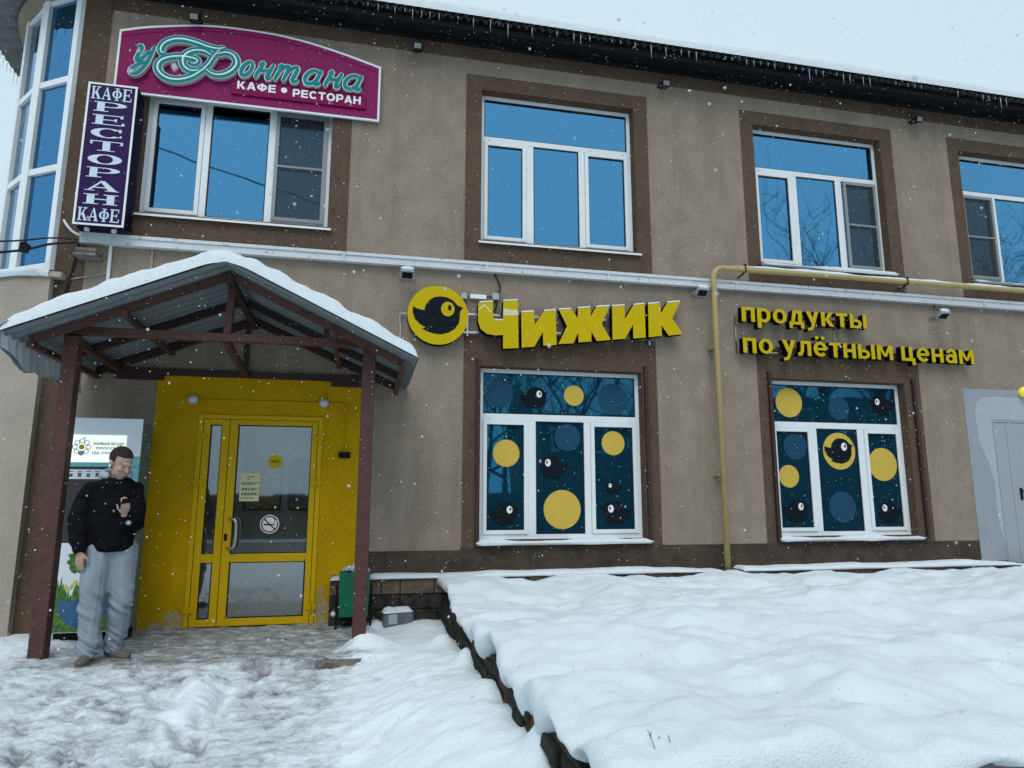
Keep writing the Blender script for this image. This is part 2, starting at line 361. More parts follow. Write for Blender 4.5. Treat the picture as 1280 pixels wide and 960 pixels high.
for k in range(150):                                       # boot prints, heading to and from the door
    t_ = _rg.rand(); fx, fy = -1.15+(_rg.randn()*.55)+(-.5*t_), -1.75-4.6*t_; FEET.append((fx, fy, _rg.uniform(-.5, .5)+(math.pi if _rg.rand() < .5 else 0), _rg.uniform(.6, 1.15)))
for k in range(26): FEET.append((_rg.uniform(-3.6, .55), _rg.uniform(-4.5, -1.9), _rg.uniform(-3, 3), _rg.uniform(.7, 1.2)))
def foot(X, Y, f):
    dx, dy = X-f[0], Y-f[1]; c_, s_ = math.cos(f[2]), math.sin(f[2]); u, v = dx*c_+dy*s_, -dx*s_+dy*c_
    w = np.where(v > .02, .048, .038); return np.sqrt((u/w)**4+(v/.135)**4)
def foot_z(X, Y):
    z = np.zeros_like(X); m = (X > -6) & (X < 2.5) & (Y > -8) & (Y < 0); xx, yy = X[m], Y[m]; q = np.zeros_like(xx)
    for f in FEET:
        k = (np.abs(xx-f[0]) < .35) & (np.abs(yy-f[1]) < .35)
        if k.any(): d = foot(xx[k], yy[k], f); q[k] += f[3]*(-.02*np.exp(-d**3)+.006*np.exp(-((d-1.6)/.4)**2))
    z[m] = q; return z
def ground_z(X, Y):
    d = -1.68+.05*fbm(X, Y*0, 1.3, 2, 3)                   # front edge of the porch slab
    f = Y-d
    z = np.where(f > 0, 0.0, -.07)-.045*np.clip(-f, 0, 5)
    leftflat = sstep(-.9, -1.4, X); z = z+leftflat*np.where(f > 0, 0, .07)*1.0
    cover = sstep(.05, .45, X)                             # snow lies over the slab towards the terrace
    z = z*(1-cover)+cover*(-.02-.04*np.clip(-Y-.8, 0, 6)+.045)
    # bank of snow against the terrace wall
    near = sstep(-.35, .85, X+.12*fbm(X, Y, .9, 2, 9))*sstep(-.5, -1.6, Y)
    tgt = np.interp(Y, [-6, -4.6, -3.8, -2.7, -1.2, -.6], [.19, .17, .15, .10, .03, 0])
    z = z*(1-near)+near*tgt
    z = z+mound(X, Y, .12, -1.28, .14, .12, .09)+mound(X, Y, -.02, -1.36, .12, .10, .09)+mound(X, Y, .66, -.5, .2, .25, .05)+mound(X, Y, .14, -.3, .1, .1, .07)
    z = z+mound(X, Y, .70, -1.5, .11, .14, .09)+mound(X, Y, .80, -2.3, .08, .16, .10)+mound(X, Y, .84, -4.45, .08, .14, .13)+mound(X, Y, .78, -3.3, .10, .25, .05)
    z = z+mound(X, Y, -1.06, -2.55, .11, .38, .075)+mound(X, Y, -1.12, -2.1, .12, .25, .06)
    z = z-mound(X, Y, -1.24, -2.35, .03, .2, .04)-mound(X, Y, -.93, -2.4, .035, .25, .045)
    z = z+mound(X, Y, -3.0, -.9, .6, .5, .07)+mound(X, Y, -2.9, -2.0, .7, .7, .05)
    z = z+foot_z(X, Y)
    tr = sstep(.35, .0, X)*sstep(-6.5, -1.6, Y)            # trampled
    z = z+fbm(X, Y, 1.1, 3, 1)*.022*sstep(-1.2, -2.2, Y)+fbm(X, Y*1.4, 4.5, 3, 2)*(.005+.009*sstep(-1.5, -2.2, Y))+fbm(X, Y*1.3, 11, 3, 5)*.009*tr+fbm(X, Y*1.3, 9, 2, 6)*.005
    return z
xs = np.concatenate([-np.geomspace(160, 6.2, 26), np.arange(-6, 2.6, .024), np.geomspace(2.7, 160, 30)])
ys = np.concatenate([-np.geomspace(170, 8.6, 26), np.arange(-8.4, .3, .024), np.geomspace(.4, 160, 16)])
GX, GY = np.meshgrid(xs, ys, indexing='ij'); GZ = ground_z(GX, GY)
far = np.maximum(sstep(6, 12, np.abs(GX)), sstep(-8.2, -12, GY)); GZ = GZ*(1-far)+far*(-.36)
GZ = np.where(GY > .05, np.minimum(GZ, -.03), GZ)
GZ = np.where(GX > .86, np.minimum(GZ, .05), GZ)
slab = sstep(-1.85, -1.5, GY)*sstep(.35, -.15, GX)*sstep(-3.3, -2.6, GX)
mid = sstep(.15, -.35, GX)*sstep(-6.2, -3.2, GY)*sstep(-4.2, -2.6, GX)
DIRT = .33*slab+.19*mid*(1-slab)-.10*mound(GX, GY, -1.06, -2.5, .2, .6, 1)*2-.3*sstep(.1, .5, GX)+.05
for f in FEET:
    k = (np.abs(GX-f[0]) < .35) & (np.abs(GY-f[1]) < .35); DIRT[k] += .07*f[3]*np.exp(-foot(GX[k], GY[k], f)**2)
DIRT -= .25*(mound(GX, GY, .1, -1.33, .25, .2, 1)+mound(GX, GY, -2.95, -1.0, .5, .6, 1))
o = grid_mesh('ground', GX, GY, GZ, ground_mat(), attr=DIRT); o['kind'] = 'structure'
# slab edge
mb = MB(); pts = [(-.36, -1.70), (-.1, -1.69), (.1, -1.66), (.25, -1.62)]
for (a, b) in zip(pts[:-1], pts[1:]): mb.add([(a[0],a[1],-.14),(b[0],b[1],-.14),(b[0],b[1],-.004),(a[0],a[1],-.004),(a[0],a[1]+.12,-.006),(b[0],b[1]+.12,-.006)], [(0,1,2,3),(3,2,5,4)])
o = mb.build('porch_step', concrete); o['kind'] = 'structure'

# ------------------------------------------------------------------ raised terrace
TX, TY0 = .82, -5.45                                     # wall face towards the path, front face
def brick_mesh(seed, w, h, d):
    rng = random.Random(seed); bm = bmesh.new(); bmesh.ops.create_cube(bm, size=1)
    bmesh.ops.scale(bm, vec=(d, w, h), verts=bm.verts); bmesh.ops.bevel(bm, geom=bm.edges[:], offset=.008, segments=1, affect='EDGES')
    for v in bm.verts: v.co += Vector((rng.uniform(-1, 1)*.006, rng.uniform(-1, 1)*.004, rng.uniform(-1, 1)*.003))
    me = bpy.data.meshes.new('brick'); bm.to_mesh(me); bm.free(); return me
rw = thing('retaining_wall', 'dark mossy brick retaining wall along the edge of the snowy raised terrace', 'wall', (TX, -2.8, -.3))
mb = MB().box(TX+.018, 14, TY0+.1, -.27, -.6, .30); mb.build('core', dstone, rw)
protos = [brick_mesh(i, .245, .07, .11) for i in range(6)]; reds = [m.copy() for m in protos]
for m in protos: m.materials.append(rubble)
for m in reds: m.materials.append(redbrick)
rng = random.Random(4)
for r in range(6):
    z = -.17+.075*r+.035; off = .127*(r % 2)
    y = TY0+.02+off
    while y < -.35:
        red = rng.random() < (.16 if r > 3 else .06)
        b = bpy.data.objects.new('brick', rng.choice(reds if red else protos)); COL.objects.link(b)
        b.location = (TX+.055+rng.uniform(-.012, .006), y+.12, z+rng.uniform(-.004, .004)); b.rotation_euler = (rng.uniform(-.015, .015), 0, rng.uniform(-.03, .03))
        attach(b, rw); y += .257
# front concrete face: rough slab
X, Z = np.meshgrid(np.arange(TX+.28, 13, .05), np.arange(-.6, .43, .04), indexing='ij')
Y = TY0+.03+fbm(X, Z, 3, 4, 21)*.035+.0*Z
grid_mesh('front_face', X, Y, Z, concrete, rw)
# big red corner bricks at the front corner
for k, z in enumerate((.12, .205, .29, .375)):
    b = bpy.data.objects.new('brick', reds[k]); COL.objects.link(b); b.location = (TX+.15, TY0+.03, z); b.rotation_euler = (0, 0, rad(90)); attach(b, rw)
mb = MB().box(TX+.06, 13, TY0+.08, TY0+.16, -.6, .3); mb.build('coping', concrete, rw)
# snow on the terrace: a closed blanket with rolled edges
def terrace_z(X, Y):
    z = .425+.018*sstep(-3, -.5, Y)-.0*Y
    z = z+.075*fbm(X, Y*1.25, .75, 2, 31)*sstep(-.3, -1.2, Y)+fbm(X*.8, Y*1.4, 2.1, 2, 32)*.05+fbm(X*.8, Y*1.25, 4.2, 3, 33)*.017+fbm(X, Y, 11, 2, 36)*.005-.03*np.abs(fbm(X, Y*1.2, 1.7, 3, 35))
    z = z+.06*mound(X, Y, .85, -.45, .35, .5, 1)+.03*sstep(-2.0, -5.0, Y)
    rg = np.random.RandomState(77)
    for k in range(190):                                   # old, half-filled footprints and clods
        a, b, r = rg.uniform(.95, 9.5), rg.uniform(-5.35, -.5), rg.uniform(.07, .16); dd_ = np.sqrt(((X-a)/r)**2+((Y-b)/(r*rg.uniform(.6, 1.0)))**2); h_ = rg.uniform(-.022, .026)
        z = z+h_*np.exp(-dd_**4)+.25*abs(h_)*np.exp(-((dd_-1.3)/.35)**2)
    for (a, b, r) in ((2.2, -3.9, .12), (2.5, -3.5, .1), (1.2, -3.2, .12), (3.4, -3.0, .13), (4.3, -2.4, .14), (1.9, -2.6, .12), (2.0, -4.6, .09)):
        z = z-mound(X, Y, a, b, r, r*.8, .03)
    return z
ax = np.concatenate([np.arange(.84, 4.5, .03), np.arange(4.5, 14, .06)]); ay = np.arange(-5.5, -.19, .03)
X, Y = np.meshgrid(ax, ay, indexing='ij'); Z = terrace_z(X, Y)
nL = 9                                                   # roll: rows added outside the left and front edges
ang = np.linspace(0, 1, nL+1)[1:]
edgeL = .045*fbm(ay, ay*0, 2.4, 3, 41)+.02*fbm(ay, ay*0, 9, 2, 44); drop = .085+.06*fbm(ay, ay*0, 3.3, 3, 42)
Xr, Yr, Zr = [], [], []
for t in ang[::-1]:
    a = t*math.pi*.86; Xr.append(.84-.065*np.sin(a)*(1+edgeL*7)+(.06*t**3)); Yr.append(ay); Zr.append(Z[0]-drop*(1-np.cos(a))*.72)
X = np.vstack([np.array(Xr), X]); Y = np.vstack([np.array(Yr), Y]); Z = np.vstack([np.array(Zr), Z])
c = X[:,0]; e2 = .05*fbm(c, c*0, 2.8, 3, 51); d2 = .10+.06*fbm(c, c*0, 3.1, 3, 52)+.10*sstep(2.1, 1.3, c)
Xf, Yf, Zf = [], [], []
for t in ang[::-1]:
    a = t*math.pi*.86; Xf.append(X[:,0]); Yf.append(Y[:,0]-.08*np.sin(a)*(1+e2*6)+.06*t**3); Zf.append(Z[:,0]-d2*(1-np.cos(a))*.72)
X = np.hstack([np.array(Xf).T, X]); Y = np.hstack([np.array(Yf).T, Y]); Z = np.hstack([np.array(Zf).T, Z])
jit = fbm(X*1.0+Z*3, Y+Z*2, 7, 2, 61)*.006
o = grid_mesh('terrace_snow', X, Y, Z+jit, snow); o['kind'] = 'structure'; o['label'] = 'thick lumpy snow blanket covering the raised terrace'

# ------------------------------------------------------------------ the building
B = thing('cafe_building', 'two-storey beige stucco building with brown window surrounds, rounded corner and dark eaves', 'building', (5, 4, 0))
WIN_U = [(-2.61, -.55), (1.25, 3.29), (5.05, 7.085), (8.44, 10.46), (12.2, 14.2)]
SUR_U = [(-2.86, -.33), (1.055, 3.485), (4.86, 7.285), (8.255, 10.66), (12, 14.4)]; SUR_L = [(1.066, 3.495), (4.895, 7.35)]
ZU = (4.42, 6.43); ZL = (.84, 2.855)
WIN_L = [(1.265, 3.30), (5.08, 7.10)]
DOOR = (-1.772, -.495, 0, 2.193); BACKD = (8.47, 9.55, .44, 2.395)
ops = [(a, b, *ZU) for a, b in WIN_U]+[(a, b, *ZL) for a, b in WIN_L]+[DOOR, BACKD]
cx = sorted({-3.33, 16}|{v for o_ in ops for v in o_[:2]}); cz = sorted({-.5, 7.15}|{v for o_ in ops for v in o_[2:]})
mb = MB()
def inop(x, z): return any(a < x < b and c_ < z < d for a, b, c_, d in ops)
for i in range(len(cx)-1):
    for j in range(len(cz)-1):
        a, b, c_, d = cx[i], cx[i+1], cz[j], cz[j+1]
        if not inop((a+b)/2, (c_+d)/2): mb.add([(a,0,c_),(b,0,c_),(b,0,d),(a,0,d)], [(0,1,2,3)])
for a, b, c_, d in ops:
    mb.add([(a,0,c_),(a,.3,c_),(b,0,c_),(b,.3,c_),(a,0,d),(a,.3,d),(b,0,d),(b,.3,d)], [(0,4,5,1),(2,3,7,6),(0,1,3,2),(4,6,7,5)])
mb.add([(16,0,-.5),(16,10,-.5),(16,10,7.15),(16,0,7.15)], [(0,1,2,3)])
mb.add([(16,10,-.5),(-4.5,10,-.5),(-4.5,10,7.15),(16,10,7.15)], [(0,1,2,3)])
mb.build('wall', beige, B)
def ring(mb, x0, x1, z0, z1, X0, X1, Z0, Z1, y0, y1):    # outer box, inner box
    mb.box(x0, X0, y0, y1, z0, z1); mb.box(X1, x1, y0, y1, z0, z1); mb.box(X0, X1, y0, y1, Z1, z1)
    if Z0 > z0: mb.box(X0, X1, y0, y1, z0, Z0)
    return mb
def surround(x0, x1, z0, z1, w, tw=None):
    a, b, c_, d = tw
    mb = ring(MB(), a, b, c_, d, w[0], w[1], w[2], w[3], -.006, .004)
    mb.box(w[0]-.001, w[0]+.006, .0045, .11, w[2], w[3]); mb.box(w[1]-.006, w[1]+.001, .0045, .11, w[2], w[3]); mb.box(w[0]+.007, w[1]-.007, .0045, .11, w[3]-.006, w[3]+.001); mb.box(w[0]+.007, w[1]-.007, .0045, .11, w[2]-.001, w[2]+.006)
    mb.build('surround', brown, B)
for i, (a, b) in enumerate(WIN_U): surround(0, 0, 0, 0, (a, b, *ZU), (*SUR_U[i], 4.155 if i else 4.12, 6.625))
for (a, b), q in zip(WIN_L, SUR_L): surround(0, 0, 0, 0, (a, b, *ZL), (*q, .764, 3.26))
MB().box(-3.04, 16, -.006, .004, 6.835, 7.16).build('cornice_band', brown, B)
MB().box(-3.33, -3.042, -.007, .004, -.3, 7.155).build('corner_band', brown, B)
MB().box(-.06, 1.055, -.005, .004, .5, .735).box(1.056, 8.05, -.005, .004, .47, .763).build('damp_base_band', dbrown, B)
# yellow entrance field with a door hole, salt-eaten foot
mb = ring(MB(), -2.215, -.43, .0, 2.612, DOOR[0], DOOR[1], 0, DOOR[3], -.012, .004); mb.box(-.429, -.065, -.011, .004, .5, 2.55); mb.box(-.429, -.33, -.011, .004, 0, .5)
mb.build('entrance_field', yellow, B)
X, Z = np.meshgrid(np.linspace(-2.21, -1.79, 40), np.linspace(0, 1, 14), indexing='ij'); hh = .10+.09*fbm(X[:,:1], X[:,:1]*0, 9, 4, 71)
grid_mesh('salted_foot', X, -.0135+0*X, Z*hh, grime, B, smooth=False)
X, Z = np.meshgrid(np.linspace(-.49, -.335, 16), np.linspace(0, 1, 14), indexing='ij'); hh = .2+.12*fbm(X[:,:1], X[:,:1]*0, 9, 3, 73)
grid_mesh('salted_foot', X, -.0135+0*X, Z*hh, grime, B, smooth=False)

# ---- windows
BIRD = [(0.448,3.489),(0.506,3.465),(0.581,3.452),(0.594,3.513),(0.633,3.572),(0.694,3.616),(0.763,3.628),(0.847,3.622),(0.917,3.583),(0.967,3.529),(1.03,3.507),(0.995,3.459),(0.994,3.394),(0.984,3.322),(0.936,3.249),(0.868,3.202),(0.786,3.178),(0.703,3.18),(0.621,3.203),(0.559,3.231),(0.604,3.25),(0.538,3.283),(0.475,3.343),(0.45,3.412)]
BN = [((x-.745)/.24, (z-3.40)/.24) for x, z in BIRD]
def sticker_bird(x, z, r, y, parent, flip=False):
    s = -1 if flip else 1; r *= .98
    q = MB().prism([(x+s*a*r, z+b*r) for a, b in BN], y, y+.002).build('bird_sticker', birdblk, parent)
    ex, ez = x+s*.42*r, z+.33*r
    MB().disc(ex, ez, .24*r, y-.0015, y, 24, .30*r).build('bird_sticker', signwhite, parent)
    MB().disc(ex+s*.08*r, ez+.05*r, .07*r, y-.003, y-.0015, 16, .13*r).build('bird_sticker', birdblk, parent)
def window(x0, x1, z0, z1, glass, screen=None, transom=(5.79, 5.86), mull=(.30, .335, .645, .68), stickers=None, snowy=False, sashes=(0, 2)):
    w = part('window', B); f = .055; yf, yb = .11, .17; W = x1-x0
    m1, m2, m3, m4 = [x0+W*k for k in mull]
    mb = ring(MB(), x0+.007, x1-.007, z0+.007, z1-.007, x0+f, x1-f, z0+f, z1-f, yf, yb)
    mb.box(x0+f, x1-f, yf+.001, yb, *transom)
    mb.box(m1, m2, yf+.002, yb, z0+f, transom[0]); mb.box(m3, m4, yf+.002, yb, z0+f, transom[0])
    mb.build('frame', pvc, w, bevel=.004)
    lights = [(x0+f, m1, z0+f, transom[0]), (m2, m3, z0+f, transom[0]), (m4, x1-f, z0+f, transom[0]), (x0+f, x1-f, transom[1], z1-f)]
    for i, (a, b, c_, d) in enumerate(lights):
        e = .004
        if i in sashes:
            ring(MB(), a+.002, b-.002, c_+.002, d-.002, a+.05, b-.05, c_+.05, d-.05, yf-.012, yb-.001).build('sash', pvc, w, bevel=.004); e = .05
        ring(MB(), a+e-.003, b-e+.003, c_+e-.003, d-e+.003, a+e+.008, b-e-.008, c_+e+.008, d-e-.008, yf+.006 if i in sashes else yf+.012, yb).build('gasket', gasket, w)
        MB().add([(a,yf+.022,c_),(b,yf+.022,c_),(b,yf+.022,d),(a,yf+.022,d)], [(0,1,2,3)]).box(a, b, yf+.026, yf+.04, c_, d).build('pane', glass, w)
        if screen == i:
            mb = ring(MB(), a+.01, b-.01, c_+.012, d-.012, a+.05, b-.05, c_+.055, d-.055, yf-.03, yf-.014); zz = c_+(d-c_)*.5; mb.box(a+.05, b-.05, yf-.029, yf-.016, zz-.012, zz+.012)
            mb.build('screen_frame', greymesh_frame, w)
            MB().add([(a+.03,yf-.02,c_+.03),(b-.03,yf-.02,c_+.03),(b-.03,yf-.02,d-.03),(a+.03,yf-.02,d-.03)], [(0,1,2,3)]).build('insect_screen', meshm, w)
    mb = MB().add([(x0-.03,-.055,z0-.03),(x1+.04,-.055,z0-.03),(x1+.04,.12,z0+.012),(x0-.03,.12,z0+.012),(x0-.03,-.055,z0-.055),(x1+.04,-.055,z0-.055)], [(0,1,2,3),(4,5,1,0)])
    mb.build('sill', pvc, w)
    for (a) in (x0+.12, x0+W*.72, x1-.12):
        MB().box(a-.012, a+.012, yf-.006, yf, transom[0]+.025, transom[0]+.04).build('drain_cap', pvc, w)
    if stickers:
        y = yf+.018; stickers = {k_: [(v_[0]*.994, 1.31+(v_[1]-1.31)*.994, *v_[2:]) for v_ in L_] for k_, L_ in stickers.items()}
        for (x, z, r) in stickers['blue']: MB().disc(x, z, r, y, y+.002).build('circle_sticker', stick_b, w)
        for (x, z, r) in stickers['yellow']: MB().disc(x, z, r, y, y+.002).build('circle_sticker', stick_y, w)
        for (x, z, r, fl) in stickers['bird']: sticker_bird(x, z, r, y-.003, w, fl)
    if snowy:
        xx = np.linspace(x0-.04, x1+.06, 60); prof = [(-.075, -.025), (-.085, .0), (-.06, .028), (.0, .045), (.08, .05), (.14, .035)]
        t = .7+.5*fbm(xx, xx*0, 1.6, 3, snowy)
        e_ = np.minimum(1, np.minimum(xx-xx[0], xx[-1]-xx)/.08+.15)
        X = np.repeat(xx[:,None], len(prof), 1); Y = np.array([[p[0] for p in prof]]*60); Z = z0-.03+np.array([[p[1] for p in prof]]*60)*(t*e_)[:,None]
        grid_mesh('sill_snow', X, Y, Z, snow, w)
    return w
st2 = dict(yellow=[(2.469,2.564,.126),(1.617,1.841,.161),(2.303,1.18,.229),(2.967,1.985,.148)], blue=[(1.528,2.559,.166),(2.977,2.537,.196),(2.378,2.043,.163)],
           bird=[(1.964,2.519,.145,False),(2.192,1.684,.152,True),(1.596,1.13,.148,False),(2.95,1.437,.09,True),(2.981,1.137,.155,True)])
st3 = dict(yellow=[(5.447,2.569,.195),(5.377,1.598,.145),(6.152,1.937,.243),(6.808,1.768,.22)], blue=[(6.198,2.513,.16),(5.499,1.988,.172),(6.137,1.202,.2)],
           bird=[(6.867,2.571,.15,True),(5.451,1.158,.16,False),(6.839,1.14,.155,True),(6.152,1.937,.182,False)])
mU = (.296, .344, .641, .681); mV = (.304, .348, .653, .703)
wins = [window(*WIN_U[0], *ZU, blueglass, screen=2, transom=(5.86, 5.93)),
        window(*WIN_U[1], *ZU, blueglass, mull=mU), window(*WIN_U[2], *ZU, blueglass, screen=2, mull=mV, snowy=3, sashes=(0,)),
        window(*WIN_U[3], *ZU, blueglass, screen=0, mull=(.308, .343, .66, .70), snowy=4), window(*WIN_U[4], *ZU, blueglass)]
wins += [window(*WIN_L[0], *ZL, deepglass, transom=(2.225, 2.305), mull=mU, stickers=st2, snowy=5), window(*WIN_L[1], *ZL, deepglass, transom=(2.225, 2.305), mull=mV, stickers=st3, snowy=6)]
for w, l in zip(wins[5:], ('lower window with five bird stickers', 'lower window with a bird on a yellow disc')): w['label'] = l
# shutter rails beside the lower windows
for a, b, l_, r_ in ((*WIN_L[0], 1.238, 3.338), (*WIN_L[1], 5.045, 7.225)):
    for x in (l_, r_): MB().box(x-.022, x+.022, -.05, -.007, .79, 2.93).build('shutter_rail', rustdark, B)
    MB().box(l_+.023, r_-.023, -.045, -.0072, .77, .783).build('shutter_rail', rustdark, B)

# ---- white cable trunking between the storeys, in lengths
xs_ = [-3.09, -.35, 1.33, 2.86, 4.62, 6.62, 8.5, 10.5, 13, 16]
for a, b in zip(xs_[:-1], xs_[1:]):
    MB().box(a, b-.004, -.075, -.001, 4.0, 4.075).box(a, b-.004, -.088, -.001, 4.0765, 4.112).build('trunking', oldwhite, B)
    MB().box(b-.012, b+.008, -.09, -.0015, 3.998, 4.114).build('trunking_joint', oldwhite, B)

# ---- plinth: ledge blocks, snow on the ledge
def block(name, x0, x1, y0, z0, z1, mat, seed):
    rng = random.Random(seed); j = lambda: rng.uniform(-.004, .004)
    mb = MB().box(x0+.004, x1-.004, y0+j(), .0, z0+.003, z1-.003); mb.build(name, mat, B, bevel=.006)
MB().box(-.335, 8.36, -.20, .0, -.3, .455).build('plinth_core', dstone, B)
x = -.34; k = 0
for wd_ in (.27, .26, .20, .36, .34): block('plinth_block', x, x+wd_, -.235, .31, .465, stone, k); x += wd_; k += 1
x = 1.09
while x < 8.3:
    if not 4.1 < x+.1 < 4.4: block('plinth_block', x, x+.345, -.235, .28, .462, stone, k)
    x += .35; k += 1
for r, (z0, z1) in enumerate(((.155, .308), (0.0, .152))):
    x = -.34+.1*r; k += 1
    for wd_ in (.33, .4, .3, .38): block('plinth_block', x, x+wd_, -.225-.006*r, z0, z1, dstone, k+r*5); x += wd_; k += 1
def ledge_snow(x0, x1, z, seed, y0=-.27, h=.045):
    n = int((x1-x0)/.03); xx = np.linspace(x0, x1, n); pr = [(0, -.015), (-.015, .005), (.005, .6), (.05, .95), (.12, 1.05), (.2, 1.0), (.265, .9)]
    t = h*(1+.55*fbm(xx, xx*0, 1.2, 4, seed)); e_ = np.clip(np.minimum(xx-x0, x1-xx)/.05, .05, 1)**.5
    X = np.repeat(xx[:,None], len(pr), 1); Y = y0+np.array([[p[0] for p in pr]]*n)-.015*fbm(xx, xx*0, 3, 2, seed+1)[:,None]*np.array([[1,1,1,.5,0,0,0]])
    Z = z+np.array([[p[1] for p in pr]]*n)*(t*e_)[:,None]
    return grid_mesh('ledge_snow', X, Y, Z, snow, B)
ledge_snow(-.33, -.16, .468, 80, h=.02); ledge_snow(.06, 4.15, .468, 81); ledge_snow(4.40, 8.38, .465, 82)

# ---- grey patch, steel back door on the right
mb = ring(MB(), 8.045, 9.75, .5, 2.825, BACKD[0], BACKD[1], .44, BACKD[3], -.006, .003); mb.build('grey_painted_field', greypatch, B)
pl = [(8.2, 2.45), (8.23, 2.62), (8.33, 2.70), (8.5, 2.72), (9.5, 2.73), (9.5, 2.40), (8.468, 2.40), (8.468, .72), (8.40, .9), (8.38, 1.2), (8.40, 1.5), (8.34, 1.8), (8.27, 1.95), (8.22, 2.1)]
MB().prism(pl, -.008, -.0062).build('fresh_plaster_patch', greypatch2, B)
sd = part('service_door', B)
ring(MB(), BACKD[0]+.002, BACKD[1]-.002, BACKD[2], BACKD[3]-.002, BACKD[0]+.03, BACKD[1]-.03, BACKD[2], BACKD[3]-.03, -.012, .05).build('door_frame', greymetal, sd)
MB().box(8.503, 8.687, -.004, .04, .46, 2.362).build('door_leaf', greymetal, sd, bevel=.003); MB().box(8.693, 9.515, -.004, .04, .46, 2.362).build('door_leaf', greymetal, sd, bevel=.003)
MB().box(8.80, 8.83, -.02, -.003, 1.3, 1.46).bar((8.815,-.045,1.42), (8.94,-.045,1.42), .02).bar((8.815,-.004,1.42),(8.815,-.05,1.42),.018).build('door_handle', black, sd)

# ---- rounded glazed corner bay on the left
PB = [(-3.34, -.02), (-3.83, .274), (-4.21, .717), (-4.42, 1.30), (-4.5, 1.95), (-4.5, 10)]
bay = part('corner_bay', B)
def facet(a, b, z0, z1, t=.08):
    a = Vector((*a, 0)); b = Vector((*b, 0)); d = (b-a).normalized(); n = Vector((-d.y, d.x, 0)) * -1
    return a, b, d, n
bz = [3.72, 4.86, 5.92, 6.98]
for i in range(4):
    a, b, d, n = facet(PB[i], PB[i+1], 0, 0); n = Vector((d.y, -d.x, 0)); n = n if n.x < 0 else -n
    L_ = (b-a).length; up = Vector((0, 0, 1)); mb = MB()
    for z in bz: mb.bar(a+up*z+d*.02, b+up*z-d*.02, .05, .075 if z > 3.8 else .1)
    for e in (.03, L_-.03): mb.bar(a+d*e+up*3.68+n*.006, a+d*e+up*7.02+n*.006, .075, .06, up=n)
    mb.build('frame', pvc, bay, bevel=.005)
    for z0, z1 in zip(bz[:-1], bz[1:]):
        q = [a+d*.06+up*(z0+.03)-n*.01, b-d*.06+up*(z0+.03)-n*.01, b-d*.06+up*(z1-.03)-n*.01, a+d*.06+up*(z1-.03)-n*.01]
        MB().add(q, [(0,1,2,3)]).build('pane', bayglass, bay)
mb = MB(); n_ = len(PB)                                   # wall behind and above
for i in range(n_-1):
    (x0, y0), (x1, y1) = PB[i], PB[i+1]
    for z0, z1 in ((7.0, 7.22),)+(((-.3, 7.2),) if i == 4 else ()): mb.add([(x0,y0,z0),(x1,y1,z0),(x1,y1,z1),(x0,y0,z1)], [(0,1,2,3)])
mb.build('fascia', tanfascia, bay)
# lower wall of the corner: smooth curve, a little proud, snow on its ledge
arc_ = smoothpts([(-3.31, -.10), (-3.62, -.06), (-3.95, .14), (-4.33, .6), (-4.56, 1.25), (-4.62, 2.0), (-4.62, 3.5)], 6)
mb = MB(); na = len(arc_)
for i in range(na-1):
    (x0, y0), (x1, y1) = arc_[i], arc_[i+1]
    mb.add([(x0,y0,-.4),(x1,y1,-.4),(x1,y1,3.6),(x0,y0,3.6),(x0*.93-.25,y0+.5,3.6),(x1*.93-.25,y1+.5,3.6)], [(0,3,2,1),(3,4,5,2)])
mb.add([(-3.31,-.10,-.4),(-3.31,.02,-.4),(-3.31,.02,3.6),(-3.31,-.10,3.6)], [(0,1,2,3)])
mb.build('corner_wall', lbeige, bay)
A_ = np.array(arc_[:-4]); pr = [(.03, -.02), (.05, .02), (.03, .06), (-.05, .085), (-.2, .09), (-.4, .08)]
dd = np.gradient(A_, axis=0); dd /= np.linalg.norm(dd, axis=1)[:,None]; nn = np.stack([dd[:,1], -dd[:,0]], 1); nn *= np.where((nn[:,1] < .5) & (nn @ np.array([-.6,-.8]) > 0), 1, -1)[:,None]
tt = 1+.3*fbm(A_[:,0], A_[:,1], 2.5, 2, 5)
X = np.stack([A_[:,0]+nn[:,0]*p[0] for p in pr], 1); Y = np.stack([A_[:,1]+nn[:,1]*p[0] for p in pr], 1); Z = np.stack([3.6+p[1]*tt for p in pr], 1)
grid_mesh('ledge_snow', X, Y, Z, snow, bay)
mb = MB().box(-3.42, -3.2, -.13, -.008, 3.585, 3.64).build('ledge_end', lbeige, bay)

# ---- roof: corrugated eaves with icicles and snow
roof = part('roof', B)
def wave(t, p=.105, a=.028): return a*np.sin(2*np.pi*t/p)
xx = np.arange(-3.2, 16, .0131); yy = np.array([-.42, -.1, .6, 4.5, 9.5]); X, Y = np.meshgrid(xx, yy, indexing='ij')
ZR = 7.105+(Y+.42)*.30; ZR = np.where(Y > 5, 7.105+4.92*.3-(Y-4.5)*.3, ZR); Z = ZR+wave(X)
grid_mesh('sheet', X, Y, Z, slate, roof)
MB().box(-3.1, 16, -.34, -.0005, 7.085, 7.10).box(-3.1, 16, -.34, -.31, 6.99, 7.06).box(-3.1, 16, -.06, .01, 7.01, 7.084).build('soffit', darksheet, roof)
k = np.arange(-3.2, 16, .0525); X, Y = np.meshgrid(k, np.array([-.445, -.44, -.42, -.36, -.25, 0., 1., 4.5, 9.5]), indexing='ij')
base = 7.105+(Y+.42)*.30; base = np.where(Y > 5, 7.105+4.92*.3-(Y-4.5)*.3, base); th = np.array([.005, .07, .125, .16, .175, .18, .2, .2, .2])*(1+.12*fbm(k, k*0, 1.0, 3, 91))[:,None]
Z = base+.024+th; Z[:,0] = base[:,0]+.018+.012*np.sin(2*np.pi*k/.105)
grid_mesh('roof_snow', X, Y, Z, snow, roof)
im = []
